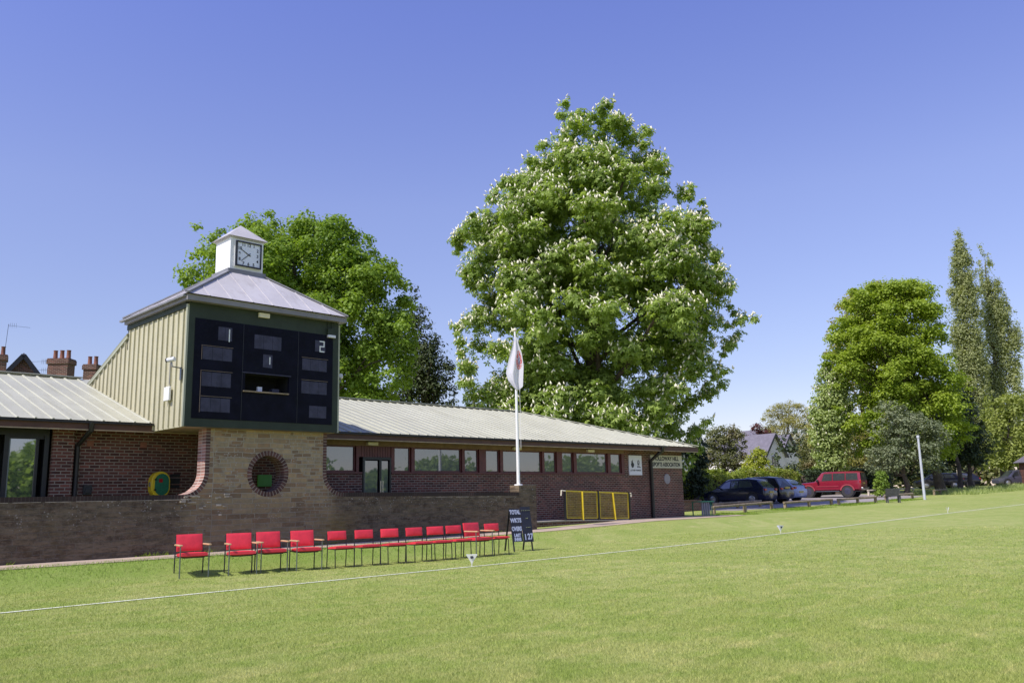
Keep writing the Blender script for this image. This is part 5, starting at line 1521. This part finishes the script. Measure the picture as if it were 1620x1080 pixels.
tree('holly_tree', 'grey green rounded holly in front of the maple', 'tree', (68.2, 25.9, .86), [(7.5, -1.6, -0.3), (6.5, -2.1, 1.0), (5.5, -2.3, 3.4), (4.5, -2.2, 4.0), (3.5, -2.6, 3.6), (2.6, -2.9, 3.5), (1.7, -2.8, 2.9)], M['leaf_holly'], 90, (.5, .95), 150, .2, 6, wid=.6, trunk_r=.22, edge=40, limbs=12, edge_r=.35)
PC = [(21.1, 0.2, 4.9), (19.3, -1.7, 6.0), (17.6, -2.3, 5.8), (15.0, -3.2, 5.5), (12.4, -3.8, 5.2), (10.4, -4.6, 4.4), (8.5, -5.0, 4.2), (6.0, -5.7, 3.9), (3.5, -5.5, 3.0), (2.1, -4.7, 1.6)]
tree('pale_chestnut_tree', 'pale green flowering tree at the lower left side of the maple', 'tree', (71.3, 32.7, 1.01), [(11.3, -0.3, 1.3), (9.9, -0.9, 2.0), (8.5, -1.4, 2.2), (6.8, -1.9, 2.1), (4.9, -2.1, 1.7), (3.3, -1.9, 1.4), (2.0, -1.6, 1.0)], M['leaf_pale'], 120, (.6, 1.1), 190, .24, 7, wid=.6, trunk_r=.25, edge=60, blossom=260, limbs=16, edge_r=.4)
tree('pale_tree', 'pale crown showing above and behind the top left of the maple', 'tree', (85.4, 35.8, 1.27), PC, M['leaf_bare'], 150, (.8, 1.4), 150, .26, 47, wid=.6, trunk_r=.35, edge=70, limbs=24, edge_r=.4)
P1 = [(31.2, 1.3, 1.8), (29.4, 0.8, 2.4), (26.6, 0.1, 3.0), (24.2, -0.4, 3.3), (21.8, -0.8, 3.3), (18.7, -1.0, 3.2), (15.6, -1.1, 3.2), (12.5, -1.3, 3.2), (9.5, -1.3, 3.2), (6.5, -1.3, 3.2), (3.5, -1.3, 3.2)]
tree('poplar_tree', 'taller left spire of the two slim poplars at the right', 'tree', (109.2, 33.4, 1.47), P1, M['leaf_poplar'], 220, (.6, 1.0), 230, .22, 8, wid=.7, flat=1.0, elong=2.0, trunk_r=.3, edge=100, limbs=24, trunk_top=.88, group='poplars at the right', edge_r=.32)
P2 = [(31.3, 0.5, 1.1), (29.2, -0.0, 1.9), (26.7, 0.1, 2.3), (24.2, -0.0, 3.2), (21.8, -0.1, 3.7), (19.3, -0.4, 4.3), (16.1, -0.5, 4.4), (12.9, -0.9, 4.3), (9.8, -1.8, 4.0), (5.9, -2.6, 3.7), (2.9, -3.4, 3.3)]
tree('poplar_tree', 'broader right hand poplar at the edge of the picture', 'tree', (116.0, 32.3, 1.47), P2, M['leaf_poplar'], 260, (.6, 1.05), 210, .22, 9, wid=.7, flat=1.0, elong=2.0, trunk_r=.3, edge=110, limbs=26, trunk_top=.88, group='poplars at the right', edge_r=.32)
tree('willow_bush', 'large olive green bush below the poplars behind the shed', 'bush', (105.4, 28.7, 1.43), [(10.3, -1.1, 4.2), (7.5, -2.5, 4.6), (4.7, -3.1, 4.2), (1.8, -3.8, 3.8)], M['leaf_willow'], 70, (.8, 1.4), 130, .32, 10, trunk_r=.2, edge=30, limbs=8)
tree('olive_bush', 'big brownish olive bush behind the hedge near the pavilion corner', 'bush', (69.2, 41.9, 1.12), [(6.4, -1.2, 1.1), (5.6, -1.9, 1.9), (4.8, -2.0, 2.0), (3.3, -2.2, 1.9), (1.8, -2.3, 1.9), (1.0, -2.3, 1.9)], M['leaf_bush'], 60, (.5, .9), 150, .2, 11, trunk_r=.15, edge=40, limbs=10, edge_r=.35)
tree('dark_shrub', 'dark green shrub filling the gap just right of the pavilion corner', 'shrub', (50.1, 33.0, 0.70), [(4.6, -0.3, 0.6), (3.9, -0.7, 1.2), (3.0, -0.9, 1.2), (2.0, -1.0, 1.0), (0.5, -1.0, 0.8)], M['leaf_dark'], 60, (.4, .75), 150, .19, 23, trunk_r=.1, edge=30, limbs=8, edge_r=.3)
tree('golden_shrub', 'bright yellow green shrub in front of the white house', 'shrub', (69.6, 38.7, 1.08), [(4.3, -0.4, 0.1), (3.8, -1.0, 0.5), (2.9, -1.6, 0.9), (2.1, -2.0, 1.2), (1.4, -2.0, 1.2), (0.8, -2.0, 1.2)], M['leaf_yellow'], 40, (.4, .75), 130, .2, 12, trunk_r=.1, edge=25, limbs=8, edge_r=.3)
tree('budding_tree', 'hazy half bare tree on the skyline behind the white house', 'tree', (117.3, 60.8, 1.47), [(13.1, -0.4, 1.0), (12.3, -2.4, 3.2), (11.1, -3.4, 4.1), (9.2, -4.0, 4.9), (6.9, -4.2, 4.6), (4.1, -3.5, 3.9), (1.8, -3.2, 3.3)], M['leaf_bare'], 130, (.8, 1.3), 230, .20, 13, trunk_r=.25, edge=60, limbs=50, wid=.5)
tree('copper_tree', 'dark red leaved tree behind the slate roofs', 'tree', (108.0, 60.0, 1.47), [(9.4, -0.4, 0.5), (8.3, -1.5, 1.7), (6.6, -1.9, 2.0), (2.7, -2.2, 1.7)], M['leaf_red'], 40, (.6, 1.0), 120, .26, 14, trunk_r=.2, edge=25, limbs=12)
tree('laurel_shrub', 'dull green shrub right of the white gable', 'shrub', (84.6, 40.7, 1.33), [(5.9, -1.4, -0.0), (4.6, -1.7, 1.2), (3.3, -2.0, 1.7), (1.6, -2.1, 2.2), (0.7, -2.2, 2.1)], M['leaf_bush'], 50, (.5, .9), 130, .22, 15, trunk_r=.12, edge=25, limbs=8)
tree('laurel_shrub', 'low green shrub above the hedge behind the red off roader', 'shrub', (77.9, 36.1, 1.16), [(3.3, -1.1, 0.7), (2.6, -1.6, 1.2), (1.4, -1.9, 1.7), (0.8, -1.8, 1.6)], M['leaf_bright'], 30, (.4, .7), 120, .2, 16, trunk_r=.1, edge=15, limbs=6)
tree('bright_shrub', 'small bright green shrub just right of the red off roader', 'shrub', (64.0, 25.7, .8), [(2.0, -0.5, 0.1), (1.4, -0.9, 0.3), (0.7, -0.9, 0.3), (0.1, -0.9, 0.1)], M['leaf_bright'], 26, (.25, .42), 100, .14, 17, trunk_r=.05, edge=15, limbs=6, edge_r=.18)
tree('roadside_tree', 'tree trunk with dark crown standing before the shaded cars', 'tree', (83.6, 26.9, 1.1), [(9.5, -2.0, 1.5), (8.0, -3.0, 2.4), (6.0, -3.4, 2.8), (4.2, -2.6, 2.2)], M['leaf_dark'], 60, (.8, 1.3), 120, .3, 19, trunk_r=.24, edge=25, limbs=10)
tree('backing_trees', 'dark leafy mass closing the gap behind the parked cars at the right', 'trees', (98.0, 41.0, 1.45), [(7.5, -7, 7), (6.0, -10, 10), (3.5, -11, 11), (.5, -11, 11)], M['leaf_dark'], 130, (1.0, 1.7), 90, .42, 20, depth=.25, trunk_r=.2, edge=40, limbs=8)


def hedge(name, label, x0, x1, y0, y1, h, mat, n, leaf, seed):
    rs = np.random.RandomState(seed)
    base = ((x0 + x1) / 2, (y0 + y1) / 2, G((x0 + x1) / 2, (y0 + y1) / 2)); root = thing(name, label, 'hedge', base)
    u = rs.uniform(size=(n, 3)); face = rs.uniform(size=n)
    x = x0 + (x1 - x0) * u[:, 0]; y = y0 + (y1 - y0) * u[:, 1]; z = h * u[:, 2] ** .8
    bumpx = .16 * np.sin(x * 1.3) + .12 * np.sin(x * 2.9 + 1) + .08 * np.sin(x * 6.1)
    top = face < .4; fr = (face >= .4) & (face < .8); bk = face >= .8
    z = np.where(top, h + bumpx + rs.normal(size=n) * .09, np.minimum(z, h)); y = np.where(fr, y0 - bumpx * .8 + rs.normal(size=n) * .07, np.where(bk, y1 + rs.normal(size=n) * .07, y))
    d = np.zeros((n, 3)); d[top, 2] = 1; d[fr, 1] = -1; d[bk, 1] = 1
    P = np.stack([x - base[0], y - base[1], z + Gn(x, y) - base[2]], 1)
    N = unit(d + rs.normal(size=(n, 3)) * .5 + np.array([0, 0, .4]))
    V, Q = leaf_quads(rs, P, N, leaf, .75)
    pat = np.clip(.5 + .35 * np.sin(x * .8) + .3 * np.sin(x * 2.1 + z * 2), 0, 1)
    np_mesh('foliage', V, Q, mat, root, rnd=np.clip(.4 * pat + .6 * rs.uniform(size=n), 0, 1))
    b = MB(); b.box(x0 + .1, x1 - .1, y0 + .15, y1 - .15, base[2] - .6, base[2] + h - .35); b.build('inner_twigs', M['bark'], root, base)


hedge('clipped_hedge', 'long green hedge running behind the parked cars', 40.0, 66.5, 33.4, 34.8, 1.95, M['leaf_hedge'], 22000, .17, 31)
hedge('clipped_hedge', 'dark stretch of hedge right of the red off roader', 66.8, 84.0, 33.0, 34.6, 1.9, M['leaf_dark'], 9000, .2, 32)


rs = np.random.RandomState(91); n = 42000; t = rs.uniform(size=n)
fx_ = 15 + 120 * t; fy_ = -88 + 62 * t + rs.normal(size=n) * 2.5
tp = 10.0 - 5.0 * np.clip((t - .22) / .3, 0, 1) + 1.5 * np.sin(t * 37) + 1.0 * np.sin(t * 83)
P = np.stack([fx_, fy_, Gn(fx_, fy_) + tp * rs.uniform(size=n) ** .7], 1); N = unit(rs.normal(size=(n, 3)) + np.array([0, .6, .5]))
V, Q = leaf_quads(rs, P, N, .8, .8)
tag(np_mesh('far_wood', V, Q, M['leaf_chestnut'], rnd=rs.uniform(size=n)), 'leafy wood on the far side of the cricket field mirrored in the windows', 'wood', kind='stuff')


rs = np.random.RandomState(92); n = 26000; t = rs.uniform(size=n)
lt = 20 + 95 * t; F_ = 142 + rs.normal(size=n) * 4
fx_ = lt * R2[0] + F_ * F2[0]; fy_ = lt * R2[1] + F_ * F2[1]
tp = 6.2 + .9 * np.sin(t * 31) + .7 * np.sin(t * 71 + 1) + 4.0 * np.clip((t - .55) / .15, 0, 1)
P = np.stack([fx_, fy_, 1.3 + tp * rs.uniform(size=n) ** .7], 1); N = unit(rs.normal(size=(n, 3)) + np.array([-.4, -.4, .5]))
V, Q = leaf_quads(rs, P, N, .75, .8)
tag(np_mesh('distant_wood', V, Q, M['leaf_bush'], rnd=rs.uniform(size=n)), 'distant leafy wood behind the houses and parked cars', 'wood', kind='stuff')


def weeds(name, label, region, n, h, seed, mat):
    rs = np.random.RandomState(seed); x = rs.uniform(region[0], region[1], n); y = rs.uniform(region[2], region[3], n)
    pat = np.clip(np.sin(x * .9) * .5 + np.sin(x * 2.3 + y) * .5 + .55, .1, 1.4)
    z = Gn(x, y); a = rs.uniform(0, 2 * PI, n); hh = h * pat * rs.uniform(.5, 1.2, n); w = .025
    lean = rs.normal(size=(n, 2)) * .35
    V = np.stack([np.stack([x + np.cos(a) * w, y + np.sin(a) * w, z - .01], 1), np.stack([x - np.cos(a) * w, y - np.sin(a) * w, z - .01], 1), np.stack([x + lean[:, 0] * hh, y + lean[:, 1] * hh, z + hh], 1)], 1).reshape(-1, 3)
    tag(np_mesh(name, V, np.arange(len(V)).reshape(-1, 3), mat, rnd=rs.uniform(size=n), nv=3), label, 'grass', kind='stuff')


weeds('rough_grass', 'rough grass and weeds along the verge under the far right trees', (70, 100, 21.5, 26.5), 16000, .33, 41, M['leaf_pale'])
weeds('rail_grass', 'longer grass tufts round the feet of the timber rails', (35, 60, 21.4, 23.2), 12000, .07, 42, M['leaf_lime'])
rs = np.random.RandomState(77); n = 900; x = rs.uniform(-2, 20, n); y = 19.44 - np.abs(rs.normal(size=n)) * .03; a = rs.uniform(0, 2 * PI, n)
keepw = (np.sin(x * 1.7) + np.sin(x * 4.1 + 1)) > .55; x = x[keepw]; y = y[keepw]; a = a[keepw]; n = len(x); hh = rs.uniform(.03, .12, n); z = Gn(x, y)
V = np.stack([np.stack([x + .012, y, z], 1), np.stack([x - .012, y, z], 1), np.stack([x + rs.normal(size=n) * .05, y - .04, z + hh], 1)], 1).reshape(-1, 3)
tag(np_mesh('wall_weeds', V, np.arange(len(V)).reshape(-1, 3), M['leaf_lime'], rnd=rs.uniform(size=n), nv=3), 'small weeds sprouting where the path meets the dark wall', 'weeds', kind='stuff')

# ------------------------------------------------------------------ light, sky, camera
EL, AZ = math.radians(51), math.radians(2)            # sun stands left of and behind the buildings
S = Vector((-math.cos(AZ) * math.cos(EL), math.sin(AZ) * math.cos(EL), math.sin(EL)))
sun = bpy.data.lights.new('sun', 'SUN'); sun.energy = 5.0; sun.angle = math.radians(.5); sun.color = (1, .95, .87)
so = bpy.data.objects.new('sun', sun); COL.objects.link(so); so.rotation_euler = S.to_track_quat('Z', 'Y').to_euler(); so.location = S * 60
w = bpy.data.worlds.new('World'); sc.world = w; w.use_nodes = True; nt = w.node_tree; nt.nodes.clear()
out = nt.nodes.new('ShaderNodeOutputWorld'); bg = nd(nt, 'ShaderNodeBackground', i_Strength=.15)
sky = nd(nt, 'ShaderNodeTexSky', sky_type='NISHITA'); sky.sun_disc = False; sky.sun_elevation = EL
sky.sun_rotation = math.atan2(S.x, S.y); sky.air_density = 1.0; sky.dust_density = .4; sky.ozone_density = 1.6; sky.altitude = 50
geo = nt.nodes.new('ShaderNodeNewGeometry'); sp = nt.nodes.new('ShaderNodeSeparateXYZ'); tc = nt.nodes.new('ShaderNodeTexCoord')
lk(nt, tc.outputs['Generated'], sp.inputs[0])
cr = nt.nodes.new('ShaderNodeValToRGB'); el = cr.color_ramp.elements
el[0].position = 0; el[0].color = (.49, .42, .47, 1); el[1].position = 1; el[1].color = (.5, .47, .70, 1)
for q, c in ((.13, (.50, .43, .49, 1)), (.33, (.625, .515, .63, 1)), (.52, (.57, .49, .745, 1))):
    e = el.new(q); e.color = c
lk(nt, sp.outputs[2], cr.inputs[0])
tint = mixc(nt, 1.0, cr.outputs[0], (2, 2, 2, 1), 'MULTIPLY')
lk(nt, mixc(nt, 1.0, sky.outputs[0], tint, 'MULTIPLY'), bg.inputs['Color']); lk(nt, bg.outputs[0], out.inputs[0])

cam = bpy.data.cameras.new('camera'); cam.sensor_width = 36; cam.lens = 36 * 1342 / 1620; cam.clip_end = 6000; cam.clip_start = .1
co_ = bpy.data.objects.new('camera', cam); COL.objects.link(co_)
TH_, RO_, YA_ = math.radians(10.37), math.radians(-1.30), math.radians(44.9)
wv = Vector((math.sin(YA_) * math.cos(TH_), math.cos(YA_) * math.cos(TH_), math.sin(TH_))); rt = Vector((math.cos(YA_), -math.sin(YA_), 0)); uv_ = rt.cross(wv)
r2 = rt * math.cos(RO_) + uv_ * math.sin(RO_); u2 = -rt * math.sin(RO_) + uv_ * math.cos(RO_)
mw = Matrix.Identity(4)
for i in range(3): mw[i][0], mw[i][1], mw[i][2] = r2[i], u2[i], -wv[i]
mw[2][3] = 1.43
co_.matrix_world = mw
sc.camera = co_
sc.render.engine = 'CYCLES'
sc.view_settings.view_transform = 'Standard'; sc.view_settings.look = 'None'; sc.view_settings.exposure = 0; sc.view_settings.gamma = 1
sc.cycles.use_denoising = True
sc.cycles.max_bounces = 6; sc.cycles.transparent_max_bounces = 4
